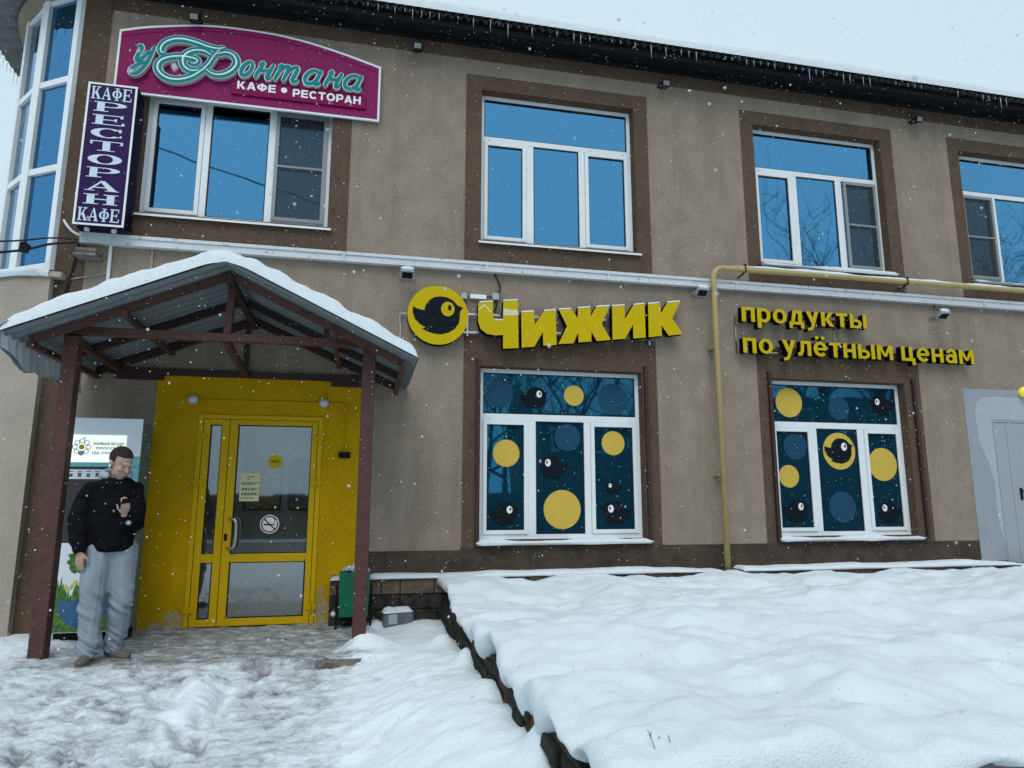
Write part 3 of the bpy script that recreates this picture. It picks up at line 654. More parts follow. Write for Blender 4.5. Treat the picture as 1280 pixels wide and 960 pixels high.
for L_ in (.05, .09, .14, .2):
    mb = MB(); mb.tube([(0,0,0), (0,0,-L_*.5), (.002,0,-L_)], [.0065, .004, .0008], 6); me = bpy.data.meshes.new('icicle'); me.from_pydata(mb.v, [], mb.f); me.materials.append(ice); me.polygons.foreach_set('use_smooth', [True]*len(me.polygons)); im.append(me)
rng = random.Random(12)
def icicle(x, y, z, parent, wts=(5, 5, 3, 1)):
    o_ = bpy.data.objects.new('icicle', rng.choices(im, wts)[0]); COL.objects.link(o_); o_.location = (x, y, z); attach(o_, parent)
x = -3.2+.105*.75
while x < 12:
    if rng.random() < .35+.45*(.5+.5*math.sin(x*1.7+math.sin(x*.6)*2)): icicle(x+rng.uniform(-.012, .012), -.42, 7.085, roof, (6, 4, 2, 1) if math.sin(x*2.3) < .3 else (3, 5, 4, 2))
    x += .105
# bay roof
eo = [(p[0]+d_[0], p[1]+d_[1]) for p, d_ in zip([PB[0], PB[1], PB[2], PB[3], PB[4]], [(-.02, -.4), (-.26, -.34), (-.36, -.2), (-.4, -.1), (-.4, 0)])]
E_ = np.array(smoothpts([(-3.1, -.44)]+eo, 14)); I_ = np.array(smoothpts([(-3.1, .0)]+[(p[0], p[1]) for p in PB[:5]], 14))
ln = np.concatenate([[0], np.cumsum(np.linalg.norm(np.diff(E_, axis=0), axis=1))])
w_ = wave(ln, .13, .02)
X = np.stack([E_[:,0], (E_[:,0]+I_[:,0])/2, I_[:,0], I_[:,0]+.6], 1); Y = np.stack([E_[:,1], (E_[:,1]+I_[:,1])/2, I_[:,1], I_[:,1]+.9], 1); Z = np.stack([7.03+w_, 7.10+w_, 7.18+w_, 7.6+w_], 1)
grid_mesh('sheet', X, Y, Z, bayroof, bay)
th = np.array([.03, .1, .13, .13]); grid_mesh('roof_snow', X, Y, Z+th, snow, bay)
for i in range(6, len(E_), 2):
    if rng.random() < .8: icicle(E_[i,0], E_[i,1], 7.01, bay, (2, 5, 5, 3))
mb = MB()
for i in range(len(I_)-1): mb.add([(E_[i,0]*.3+I_[i,0]*.7,E_[i,1]*.3+I_[i,1]*.7,7.06),(E_[i+1,0]*.3+I_[i+1,0]*.7,E_[i+1,1]*.3+I_[i+1,1]*.7,7.06),(I_[i+1,0],I_[i+1,1],6.98),(I_[i,0],I_[i,1],6.98)], [(0,1,2,3)])
mb.build('soffit', tanfascia, bay)

# ---- entrance door
D_ = part('entrance_door', B); dx0, dx1, dz1 = -1.772, -.495, 2.193; spl = -1.457
ring(MB(), dx0, dx1, 0, dz1, dx0+.045, dx1-.045, 0, dz1-.045, -.03, .07).build('door_frame', ydoor, D_, bevel=.004)
def leaf(x0, x1, panes):
    mb = MB(); xs2 = (panes[0][0], panes[0][1]); zz = sorted(panes, key=lambda p: p[2]); y0, y1 = -.022, .05
    mb.box(x0, xs2[0], y0, y1, .012, dz1-.05); mb.box(xs2[1], x1, y0, y1, .012, dz1-.05)
    mb.box(xs2[0], xs2[1], y0+.001, y1, .012, zz[0][2]); mb.box(xs2[0], xs2[1], y0+.001, y1, zz[0][3], zz[1][2]); mb.box(xs2[0], xs2[1], y0+.001, y1, zz[1][3], dz1-.05)
    lf = mb.build('door_leaf', ydoor, D_, bevel=.003)
    for a, b, c_, d in panes:
        ring(MB(), a, b, c_, d, a+.009, b-.009, c_+.009, d-.009, -.012, .03).build('gasket', gasket, D_)
        MB().box(a, b, .005, .013, c_, d).build('pane', doorglass, D_)
    return lf
leaf(dx0+.05, spl-.003, [(-1.652, -1.534, .735, 2.086), (-1.658, -1.538, .082, .647)])
leaf(spl+.003, dx1-.05, [(-1.372, -.604, .733, 2.09), (-1.372, -.612, .085, .649)])
h = [(-1.40,-.02,1.09),(-1.36,-.07,1.095),(-1.325,-.09,1.075),(-1.315,-.09,1.0),(-1.315,-.09,.88),(-1.325,-.09,.81),(-1.36,-.07,.79),(-1.40,-.02,.795)]
MB().tube(smoothpts(h, 5), .015, 10).build('door_handle', steel, D_, smooth=True)
MB().box(-1.44, -1.408, -.03, -.02, .87, .94).build('lock_plate', black, D_, bevel=.004)
for x, z in ((-1.733,1.95),(-1.733,1.471),(-1.733,.177),(-.53,1.96),(-.53,1.478),(-.53,.177)):
    MB().tube([(x,-.042,z-.055),(x,-.042,z+.055)], .011, 8).box(x-.05, x+.05, -.036, -.03, z-.025, z+.025).build('hinge', ydoor, D_)
pp = MB().box(-1.319, -1.122, -.001, .003, 1.277, 1.572).build('paper_notice', paper, D_)
pp['label'] = 'pale yellow paper notice'
mb = MB(); rng2 = random.Random(3)
for r, (z, wf) in enumerate(((1.535, .5), (1.51, .35), (1.47, .7), (1.455, .6), (1.41, .75), (1.395, .5), (1.36, .7), (1.345, .75), (1.31, .5))):
    x = -1.30+ (.05 if r < 2 else 0)
    while x < -1.30+wf*.22: l = rng2.uniform(.01, .03); mb.box(x, min(x+l, -1.135), -.0022, -.0012, z-.005, z+.005); x += l+.007
mb.build('notice_print', paperink, D_)
MB().disc(-.98, 1.70, .073, -.001, .003, 32).build('round_sticker', signyel, D_)
text('ВХОД', -1.022, -.94, 1.686, 1.714, -.003, .0015, paperink, D_, .02, 'sticker_print', joined=True)
MB().disc(-.995, 1.035, .098, -.001, .003, 36).build('no_smoking_sticker', signwhite, D_)
mb = MB().arc(-.995, 1.035, (.088, .088), (.074, .074), -.0025, -.001); mb.prism([(-.995-.06, 1.035+.048), (-.995-.05, 1.035+.058), (-.995+.06, 1.035-.048), (-.995+.05, 1.035-.058)], -.0035, -.001); mb.build('no_smoking_print', redink, D_)
MB().box(-1.055, -.965, -.0028, -.001, 1.022, 1.04).box(-.960, -.945, -.0028, -.001, 1.022, 1.04).prism([(-.95,1.05),(-.945,1.08),(-.955,1.095),(-.95,1.098),(-.939,1.08),(-.944,1.05)], -.0028, -.001).build('no_smoking_print', paperink, D_)
# vestibule seen through the glass
mb = MB(); x0, x1, y0, y1, z0, z1 = -2.3, .2, .31, .66, -.01, 2.7
mb.add([(x0,y0,z0),(x1,y0,z0),(x1,y1,z0),(x0,y1,z0),(x0,y0,z1),(x1,y0,z1),(x1,y1,z1),(x0,y1,z1)], [(0,1,2,3),(7,6,5,4),(3,2,6,7),(0,3,7,4),(2,1,5,6)])
mb.build('vestibule', roomwall, B)
for (a, b, m) in ((-1.378, -.965, posterm), (-.884, -.56, posterg)):
    MB().box(a, b, .605, .625, 1.17, 1.752).build('poster_frame', black, B); MB().box(a+.018, b-.018, .595, .604, 1.188, 1.735).build('poster', m, B)
    MB().box(a+.02, b-.02, .59, .5945, 1.19, 1.24).build('poster', stick_y, B)
    mb = MB(); rng2 = random.Random(len(m.name))
    for z in (1.69, 1.66, 1.60, 1.585, 1.53, 1.48, 1.42):
        x = a+.05
        while x < b-.06: l = rng2.uniform(.015, .05); mb.box(x, min(x+l, b-.03), .592, .5946, z-.008, z+.008); x += l+.012
    mb.build('poster_print', paperink, B)

# ------------------------------------------------------------------ bold sign glyphs (unit height)
R = lambda a, b, c_, d: ('r', a, b, c_, d); Pl = lambda *p: ('p', p); Ac = lambda *a: ('a',)+a
_n = [R(0,.24,0,1), R(.56,.8,0,1), R(.23,.57,.4,.6)]; _e = [Ac(.43,.5,.43,.5,.2,.31,0,318), R(.12,.8,.42,.58)]
BOLD = {'п': (.8, [R(0,.24,0,1), R(.56,.8,0,1), R(.23,.57,.8,1)]), 'р': (.82, [R(0,.24,-.38,1), Ac(.4,.5,.42,.5,.19,.3,0,360)]), 'о': (.86, [Ac(.43,.5,.43,.5,.2,.31,0,360)]),
 'д': (.92, [R(0,.92,0,.19), R(0,.2,-.26,.01), R(.72,.92,-.26,.01), R(.56,.8,.18,1), R(.25,.57,.81,1), Pl((.1,.18),(.32,.18),(.46,.85),(.24,1))]),
 'у': (.82, [Pl((0,1),(.26,1),(.52,.28),(.38,.0)), Pl((.56,1),(.82,1),(.46,-.16),(.36,-.32),(.2,-.38),(.07,-.38),(.07,-.19),(.2,-.18),(.3,-.08))]),
 'к': (.82, [R(0,.24,0,1), Pl((.22,.4),(.5,1),(.78,1),(.44,.5)), Pl((.22,.5),(.42,.62),(.82,0),(.53,0))]), 'т': (.74, [R(0,.74,.8,1), R(.25,.49,0,.81)]),
 'ы': (1.1, [R(0,.24,0,1), R(.86,1.1,0,1), Ac(.42,.31,.34,.31,.13,.13,-90,90), R(.23,.43,0,.18), R(.23,.43,.44,.62)]),
 'л': (.84, [R(.6,.84,0,1), R(.2,.61,.8,1), Pl((.2,.98),(.42,.98),(.38,.3),(.27,.06),(0,-.02),(0,.19),(.12,.22),(.17,.38))]), 'ё': (.86, _e+[Ac(.25,1.27,.12,.12,.001,.001,0,360), Ac(.62,1.27,.12,.12,.001,.001,0,360)]),
 'е': (.86, _e), 'н': (.8, _n), 'м': (1.04, [R(0,.23,0,1), R(.81,1.04,0,1), Pl((.02,1),(.27,1),(.6,.22),(.44,.22)), Pl((1.02,1),(.77,1),(.44,.22),(.6,.22))]),
 'ц': (.9, [R(0,.24,0,1), R(.52,.76,0,1), R(.02,.9,0,.2), R(.69,.9,-.27,.01)]), 'а': (.8, [R(.54,.78,0,.66), Ac(.42,.64,.36,.37,.13,.18,0,165), Ac(.35,.31,.35,.32,.13,.14,0,360)]),
 'К': (.95, [R(0,.25,0,1), Pl((.24,.42),(.58,1),(.9,1),(.46,.46)), Pl((.24,.5),(.48,.62),(.95,0),(.62,0))]), 'А': (1.0, [Pl((0,0),(.26,0),(.62,1),(.36,1)), Pl((.38,1),(.64,1),(1,0),(.74,0)), R(.24,.76,.18,.36)]),
 'Ф': (1.15, [R(.46,.7,0,1), Ac(.58,.52,.57,.39,.3,.21,0,360)]), 'Е': (.85, [R(0,.25,0,1), R(.2,.85,0,.2), R(.2,.85,.8,1), R(.2,.8,.41,.6)]), 'Р': (.9, [R(0,.25,0,1), R(.2,.56,.8,1), R(.2,.56,.3,.5), Ac(.54,.65,.36,.35,.13,.16,-90,90)]),
 'С': (1.0, [Ac(.52,.5,.52,.51,.26,.3,40,320)]), 'Т': (.9, [R(0,.9,.8,1), R(.33,.58,0,.81)]), 'О': (1.08, [Ac(.54,.5,.54,.51,.28,.3,0,360)]), 'Н': (.95, [R(0,.25,0,1), R(.7,.95,0,1), R(.24,.71,.4,.6)])}
def shape(mb, gl, x0, z0, sx, sz, y0, y1, st_=.0007):
    for k_, g in enumerate(gl):
        y = y0-st_*k_
        if g[0] == 'r': mb.box(x0+g[1]*sx, x0+g[2]*sx, y, y1, z0+g[3]*sz, z0+g[4]*sz)
        elif g[0] == 'p': mb.prism([(x0+a*sx, z0+b*sz) for a, b in g[1]], y, y1)
        else: mb.arc(x0+g[1]*sx, z0+g[2]*sz, (g[3]*sx, g[4]*sz), (g[5]*sx, g[6]*sz), y, y1, g[7], g[8])
    return mb
def bold_text(t_, x0, x1, z0, h_, y0, y1, mat, parent, side=None, gap=.15, space=.42):
    W = sum((BOLD[c][0]+gap) if c != ' ' else space for c in t_)-gap; sx = (x1-x0)/W; x = x0
    for c in t_:
        if c == ' ': x += space*sx; continue
        o_ = shape(MB(), BOLD[c][1], x, z0, sx, h_, y0, y1).build('letter', mat, parent, recalc=True)
        if side: o_.data.materials.append(side); o_.data.polygons.foreach_set('material_index', [0 if p.normal.y < -.9 else 1 for p in o_.data.polygons])
        x += (BOLD[c][0]+gap)*sx

# ------------------------------------------------------------------ entrance canopy
cn = thing('entrance_canopy', 'gabled corrugated canopy on rust-brown steel posts with thick snow over the yellow entrance', 'canopy', (-1.25, -.8, 0))
AX, YF, YB = -1.26, -1.72, -.03
EL, ER = (-2.90, 2.615), (.40, 2.545)                    # eaves (x, z)
def apex_z(y): return 3.345-.045*(y-YF)/(YB-YF)*1.6
def roof_z(u, y):                                        # u -1 left eave .. 1 right eave
    az = apex_z(y); return np.where(u < 0, az+(EL[1]-az)*-u, az+(ER[1]-az)*u)
def roof_x(u): return np.where(u < 0, AX+(EL[0]-AX)*-u, AX+(ER[0]-AX)*u)
for sgn in (-1, 1):
    U, V = np.meshgrid(np.linspace(0, sgn, 6), np.arange(YF, YB+.001, .012), indexing='ij')
    grid_mesh('roof_sheet', roof_x(U), V, roof_z(U, V)+wave(V, .125, .014), sheet, cn, flip=sgn > 0)
for x in (-2.545, -.018): MB().box(x-.06, x+.06, -1.36, -1.24, -.2, 2.70).build('post', rust, cn, bevel=.008)
MB().box(-2.66, .05, -1.335, -1.265, 2.715, 2.79).build('front_beam', rust, cn, bevel=.006)
MB().bar((-1.295,-1.3,2.79), (-1.275,-1.3,3.24), .065).build('king_post', rust, cn, bevel=.006)
MB().bar((-.42,-1.3,2.79), (-.42,-1.3,2.90), .05).build('strut', rust, cn)
MB().bar((-1.30,-1.3,2.72), (-1.33,-.03,2.63), .06).build('centre_tie', rust, cn)
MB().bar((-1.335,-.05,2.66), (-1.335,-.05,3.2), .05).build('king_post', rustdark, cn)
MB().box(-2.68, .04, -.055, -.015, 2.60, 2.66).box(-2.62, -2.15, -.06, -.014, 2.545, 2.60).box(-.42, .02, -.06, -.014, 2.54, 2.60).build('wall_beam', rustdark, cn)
for x in (-2.6, -.018): MB().bar((x,-1.24,2.70), (x,-.06,2.655), .06).build('side_beam', rust, cn)
for y in (-1.5, -.78, -.08):
    for sgn in (-1, 1):
        p = lambda u: (float(roof_x(np.array(u*sgn))), y, float(roof_z(np.array(u*sgn), y))-.055)
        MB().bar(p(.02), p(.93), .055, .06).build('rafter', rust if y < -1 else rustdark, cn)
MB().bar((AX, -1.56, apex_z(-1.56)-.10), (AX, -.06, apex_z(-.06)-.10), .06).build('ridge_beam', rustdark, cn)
for sgn, us in ((-1, (.50, .92)), (1, (.55, .93))):
    for u in us:
        X_ = float(roof_x(np.array(u*sgn))); MB().bar((X_, -1.56, float(roof_z(np.array(u*sgn), -1.56))-.11), (X_, -.06, float(roof_z(np.array(u*sgn), -.06))-.11), .05).build('purlin', rust, cn)
MB().box(ER[0]-.20, ER[0]-.0, YB-.001, YB, ER[1]-.0, ER[1]+.01)
# snow on it
U, V = np.meshgrid(np.linspace(-1.012, 1.012, 150), np.linspace(YF-.03, YB-.0, 60), indexing='ij')
eu = np.minimum(1-np.abs(U)+.012, 1)*1.8; ev = np.minimum(V-(YF-.03), .5)
rnd = lambda d, r: np.sqrt(np.clip(1-(1-np.clip(d/r, 0, 1))**2, 0, 1))
t = .155*rnd(eu, .16)*rnd(ev, .10)*(1+.30*fbm(U*1.6, V, 2.6, 3, 101)+.07*fbm(U*1.6, V, 9, 2, 102))
ua = np.sqrt(U*U+.0035)*np.sign(U+1e-9)                  # soften the ridge
Zs = roof_z(U, V); Zs = Zs-.03*np.exp(-(U/.06)**2)+.016+t
grid_mesh('snow_cap', roof_x(U), V, Zs, snow, cn)
# snow slipping off the left eave in a ribbed curl
ph, V = np.meshgrid(np.linspace(0, 1, 16), np.arange(YF-.02, YB-.1, .012), indexing='ij')
R_ = .085+.02*fbm(V, V*0, 2, 2, 111); dropL = (.12+.12*sstep(YF, YF+.7, V))*(1+.25*fbm(V, V*0, 3, 2, 112)); rib = .018*np.abs(np.sin(np.pi*V/.125))
Xc = EL[0]+.03-(R_+rib)*np.sin(ph*math.pi*.82)*(1.1); Zc = EL[1]+.10-(dropL+.1)*ph-.02*ph**2+rib*.4*ph
grid_mesh('snow_curl', Xc, V, Zc, snow, cn)
Xc2 = EL[0]+.03-(R_*.45+rib)*np.sin(ph*math.pi*.82); grid_mesh('snow_curl', Xc2+.01, V, Zc+.004, snow, cn, flip=True)

# ------------------------------------------------------------------ magenta restaurant sign
ms = thing('restaurant_sign', 'arched magenta sign with teal script and white capitals above a window', 'sign', (-1.45, -.05, 5.75))
inset_ = lambda pl_, d: [(x+(d if x < -1.456 else -d)*min(1, abs(x+1.456)/.3), z+(d if z < 6.2 else -d)) for x, z in pl_]
top = smoothpts([(-2.90, 6.508), (-2.595, 6.60), (-2.045, 6.704), (-1.557, 6.725), (-1.055, 6.70), (-.536, 6.605), (-.01, 6.466)], 6)
outl = [(-.01, 5.748), (-2.902, 5.748)]+[tuple(p) for p in top]
MB().prism(outl, -.14, -.112).build('box', signwhite, ms); MB().prism(inset_(outl, .05), -.1118, -.082).build('backing', purpside, ms)
def inset(pl_, d): 
    cx_ = -1.456; cz_ = 6.2; return [(x+(d if x < cx_ else -d)*min(1, abs(x-cx_)/.3), z+(d if z < cz_ else -d)) for x, z in pl_]
MB().prism(inset(outl, .025), -.145, -.1405).build('face', mag, ms)
tp = [(p[0]*.98-.03, p[1]-.085) for p in top]; mb = MB()
for a, b in zip(tp[:-1], tp[1:]): mb.bar((a[0],-.147,a[1]), (b[0],-.147,b[1]), .004, .007)
mb.build('face_joint', magd, ms)
MB().box(-1.68, -.17, -.165, -.1455, 5.87, 6.055).build('raised_plate', magd, ms, bevel=.006)
bold_text('КАФЕ', -1.615, -1.195, 5.938, .097, -.172, -.164, signwhite, ms); bold_text('РЕСТОРАН', -1.005, -.232, 5.92, .098, -.172, -.164, signwhite, ms)
MB().disc(-1.103, 5.985, .034, -.172, -.164, 20).build('letter', signwhite, ms)
def script_letter(strokes, w, inner=False):
    base_ = MB(); face = MB(); core = MB()
    for s_ in strokes: ribbon(base_, s_, w, -.198, -.146, .75); ribbon(face, s_, w*(.84 if inner else .68), -.2045, -.199, .72)
    o_ = base_.build('script_letter', signside, ms, recalc=True); o_.data.materials.append(signwhite)
    o_.data.polygons.foreach_set('material_index', [1 if abs(p.normal.y) > .9 else 0 for p in o_.data.polygons])
    face.build('letter_face', teal, o_, recalc=True)
    if inner:
        for s_ in strokes: ribbon(core, s_, w*.17, -.2085, -.206, .35)
        core.build('letter_highlight', signwhite, o_, recalc=True)
u1 = [(-2.676,6.294),(-2.643,6.302),(-2.635,6.263),(-2.663,6.192),(-2.679,6.128),(-2.651,6.122),(-2.604,6.17),(-2.556,6.247)]
u2 = [(-2.503,6.315),(-2.536,6.204),(-2.566,6.106),(-2.616,6.015),(-2.674,5.956),(-2.723,5.961),(-2.715,6.015),(-2.641,6.08),(-2.567,6.119)]
f1 = [(-2.395,6.253),(-2.428,6.251),(-2.44,6.304),(-2.402,6.377),(-2.315,6.432),(-2.211,6.448),(-2.077,6.428),(-1.955,6.395),(-1.847,6.385),(-1.775,6.407)]
f2 = [(-1.82,6.379),(-1.875,6.296),(-1.933,6.177),(-2.005,6.081),(-2.11,5.991),(-2.243,5.941),(-2.367,5.954),(-2.448,6.031),(-2.446,6.124),(-2.373,6.19),(-2.246,6.229),(-2.128,6.231),(-2.054,6.211),(-2.064,6.169),(-2.117,6.161)]
f3 = [(-1.905,6.292),(-1.991,6.334),(-2.096,6.324),(-2.177,6.266),(-2.204,6.192),(-2.178,6.11),(-2.103,6.071),(-2.026,6.09)]
f4 = [(-1.955,6.112),(-1.878,6.065),(-1.779,6.07),(-1.683,6.136),(-1.635,6.23),(-1.668,6.32),(-1.751,6.352),(-1.849,6.316)]
script_letter([u1, u2], .062); script_letter([f1, f2, f3, f4], .10, True)
def ell(cx_, cy_, rx, ry, a0=60, a1=420, n=12): return [(cx_+rx*math.cos(rad(a0+(a1-a0)*i/n)), cy_+ry*math.sin(rad(a0+(a1-a0)*i/n))) for i in range(n+1)]
CUR = {'о': [ell(.48, .5, .34, .46)], 'н': [[(.1,.85),(.22,1),(.24,.8),(.2,.3),(.2,0)], [(.8,1),(.78,.5),(.78,.12),(.88,.02),(1,.12)], [(.2,.48),(.5,.5),(.78,.55)]],
       'т': [[(.04,.85),(.12,1),(.15,.8),(.12,.3),(.12,0)], [(.13,.55),(.28,.95),(.42,.92),(.44,.5),(.44,0)], [(.45,.55),(.6,.95),(.75,.92),(.78,.5),(.77,.12),(.88,.02),(1,.14)]],
       'а': [ell(.42, .48, .34, .46, 40, 400), [(.76,.98),(.74,.5),(.74,.12),(.85,.02),(1,.12)]]}
for ch, (a, b) in zip('онтана', ((-1.60,-1.43),(-1.44,-1.20),(-1.22,-.89),(-.895,-.655),(-.665,-.435),(-.445,-.185))):
    script_letter([[(a+(b-a)*(px*.86+.0)+.075*(pz-.35), 6.085+.195*pz) for px, pz in s_] for s_ in CUR[ch]], .064)
for o_ in ms.children_recursive:                          # hung close to the wall
    for v in o_.data.vertices: v.co = (v.co.x*1.0106, min(v.co.y+.08, -.001), 1.31+(v.co.z-1.31)*1.0106)
    o_.data.update()

# ------------------------------------------------------------------ purple vertical sign box
ps = thing('restaurant_sign', 'narrow purple vertical light box with white serif letters at the building corner', 'sign', (-2.85, -.03, 4.12))
PX0, PX1, PZ0, PZ1, PY = -3.085, -2.6, 4.115, 5.735, -.29
MB().box(PX0, PX1, PY+.004, -.05, PZ0, PZ1).build('box', purpside, ps, bevel=.006)
MB().box(PX0+.018, PX1-.018, PY-.001, PY+.003, PZ0+.018, PZ1-.018).build('face', purple, ps)
ring(MB(), PX0, PX1, PZ0, PZ1, PX0+.02, PX1-.02, PZ0+.02, PZ1-.02, PY-.006, PY+.0035).build('frame', signwhite, ps)
G = {'К': [R(.1,.3,0,1),R(0,.42,0,.07),R(0,.42,.93,1),Pl((.3,.42),(.7,.94),(.84,.94),(.36,.36)),Pl((.4,.52),(.58,.66),(.96,.06),(.7,.06)),R(.62,1,0,.07),R(.58,.96,.93,1)],
     'А': [Pl((.08,.05),(.17,.05),(.53,1),(.46,1)),Pl((.42,1),(.57,1),(.95,.05),(.7,.05)),R(.24,.7,.29,.37),R(0,.3,0,.06),R(.6,1,0,.06)],
     'Ф': [R(.41,.59,0,1),R(.28,.72,0,.06),R(.28,.72,.94,1),('a',.5,.5,.5,.31,.3,.24,0,360)],
     'Е': [R(.1,.32,0,1),R(0,.95,0,.07),R(0,.9,.93,1),R(.3,.7,.47,.54),R(.88,.96,0,.27),R(.83,.91,.73,1),R(.66,.73,.36,.65)],
     'Р': [R(.1,.32,0,1),R(0,.45,0,.07),R(0,.5,.93,1),R(.3,.52,.44,.51),('a',.5,.72,.48,.28,.23,.21,-90,90)],
     'С': [('a',.5,.5,.5,.5,.25,.42,42,318),R(.82,.9,.64,.97),R(.86,.92,.1,.3)],
     'Т': [R(.39,.61,0,1),R(.24,.76,0,.06),R(.02,.98,.93,1),R(.02,.09,.66,1),R(.91,.98,.66,1)],
     'О': [('a',.5,.5,.5,.5,.24,.42,0,360)], 'Н': [R(.1,.32,0,1),R(.68,.9,0,1),R(0,.42,0,.07),R(0,.42,.93,1),R(.58,1,0,.07),R(.58,1,.93,1),R(.3,.7,.46,.55)]}
def serif(ch, x0, x1, z0, z1):
    mb = MB(); w, h_ = x1-x0, z1-z0
    for k_, g in enumerate(G[ch]):
        y = PY-.006-.0006*k_
        if g[0] == 'r': mb.box(x0+g[1]*w, x0+g[2]*w, y, PY, z0+g[3]*h_, z0+g[4]*h_)
        elif g[0] == 'p': mb.prism([(x0+a*w, z0+b*h_) for a, b in g[1]], y, PY)
        else: mb.arc(x0+g[1]*w, z0+g[2]*h_, (g[3]*w, g[4]*h_), (g[5]*w, g[6]*h_), y, PY, g[7], g[8])
    mb.build('letter', palefilm, ps)
for zz in (5.545, 4.16):
    for i, ch in enumerate('КАФЕ'): serif(ch, -3.045+.102*i, -3.045+.102*i+.092, zz, zz+.145)
for i, ch in enumerate('РЕСТОРАН'): serif(ch, -3.01, -2.68, 5.405-.151*i, 5.405-.151*i+.112)
for z in (4.5, 5.3): MB().tube([(-3.085,-.2,z),(-3.13,-.17,z),(-3.13,-.0,z)], .014, 8).build('bracket', pvc, ps)
for x in (-2.98, -2.72): MB().tube([(x,-.2,4.115),(x,-.2,4.085)], .025, 10).build('drain_stub', pvc, ps)
MB().tube(smoothpts([(-3.28,-.02,4.25),(-3.2,-.1,4.15),(-3.12,-.12,4.08),(-3.05,-.1,4.06)], 5), .013, 8).build('conduit', oldwhite, ps)

# ------------------------------------------------------------------ yellow shop sign with emblem
ss = thing('shop_sign', 'big yellow cut-out letters and round bird emblem with black sides on brackets', 'sign', (2.1, -.03, 3.04))
MB().disc(.74, 3.404, .352, -.14, -.05, 64).build('emblem_box', signblk, ss)
em = MB().disc(.74, 3.404, .3515, -.145, -.1402, 64).build('emblem', signyel, ss)
MB().prism(BIRD, -.149, -.1455).build('bird', birdblk, em)
MB().disc(.852, 3.48, .078, -.152, -.1495, 32, .087).build('bird_eye', signyel, em); MB().disc(.873, 3.496, .02, -.154, -.1525, 20, .036).build('bird_pupil', birdblk, em)
LET = [[(1.206,3.563),(1.223,3.583),(1.382,3.6),(1.388,3.419),(1.409,3.385),(1.451,3.375),(1.503,3.383),(1.508,3.618),(1.685,3.638),(1.692,3.055),(1.507,3.039),(1.506,3.203),(1.41,3.195),(1.311,3.207),(1.24,3.26),(1.208,3.344)],
 [(1.725,3.493),(1.881,3.51),(1.891,3.353),(2.005,3.524),(2.149,3.546),(2.158,3.116),(1.994,3.098),(1.989,3.266),(1.884,3.08),(1.731,3.063)],
 [(2.19,3.554),(2.347,3.571),(2.428,3.461),(2.43,3.585),(2.589,3.606),(2.595,3.496),(2.662,3.616),(2.838,3.638),(2.731,3.405),(2.845,3.214),(2.664,3.188),(2.597,3.299),(2.594,3.18),(2.432,3.16),(2.43,3.282),(2.366,3.146),(2.181,3.127),(2.29,3.352)],
 [(2.869,3.637),(3.032,3.659),(3.035,3.489),(3.149,3.671),(3.297,3.694),(3.298,3.265),(3.136,3.245),(3.136,3.419),(3.028,3.237),(2.866,3.215)],
 [(3.344,3.697),(3.499,3.719),(3.515,3.592),(3.6,3.73),(3.773,3.753),(3.662,3.53),(3.796,3.335),(3.604,3.306),(3.513,3.432),(3.513,3.298),(3.338,3.272)]]
for pl_ in LET:
    o_ = MB().prism(pl_, -.16, -.06).build('letter', signyel, ss); o_.data.materials.append(signblk)
    o_.data.polygons.foreach_set('material_index', [0 if p.normal.y < -.9 else 1 for p in o_.data.polygons])
    mb = MB(); n = len(pl_); ar = sum(pl_[i][0]*pl_[(i+1)%n][1]-pl_[(i+1)%n][0]*pl_[i][1] for i in range(n)); q = pl_ if ar > 0 else pl_[::-1]
    for i in range(n):                                   # a dusting of snow on edges that face up
        (x0, z0), (x1, z1) = q[i], q[(i+1)%n]
        if x1 < x0-.03 and abs(z1-z0) < .9*abs(x1-x0):
            MB().add([(x1,-.163,z1+.0),(x0,-.163,z0+.0),(x0,-.155,z0+.017),(x1,-.155,z1+.017),(x0,-.06,z0+.022),(x1,-.06,z1+.022)], [(0,1,2,3),(3,2,4,5)]).build('letter_snow', snow, o_)
MB().add([(a_,y_,z_) for a_, y_, z_ in [(.74+.35*math.sin(t_), -.146+.1*k_, 3.404+(.352+.012*math.cos(t_)*(.4+.6*k_))*math.cos(t_)+.0) for t_ in np.linspace(-.5, .9, 15) for k_ in (0, 1)]], [(2*i, 2*i+2, 2*i+3, 2*i+1) for i in range(14)]).build('emblem_snow', snow, ss)
for (a, b) in (((1.0, 3.462), (3.5, 3.50)), ((1.0, 3.235), (3.5, 3.345))): MB().bar((a[0],-.045,a[1]), (b[0],-.045,b[1]), .02, .025).build('rail', steel, ss)
for x in (1.1, 1.9, 2.7, 3.4): MB().box(x-.01, x+.01, -.04, 0, 3.2, 3.5).build('bracket', steel, ss)
MB().prism([(1.51, 3.525), (1.685, 3.515), (1.69, 3.45), (1.51, 3.44)], -.1625, -.1605).build('peeling_film', M('clear_peeling_film', (.62, .58, .35), .3, .3, 30), ss); MB().prism([(1.215, 3.50), (1.28, 3.565), (1.37, 3.48), (1.35, 3.47), (1.285, 3.54), (1.22, 3.48)], -.1625, -.1605).build('peeling_film', MATS['clear_peeling_film'], ss)

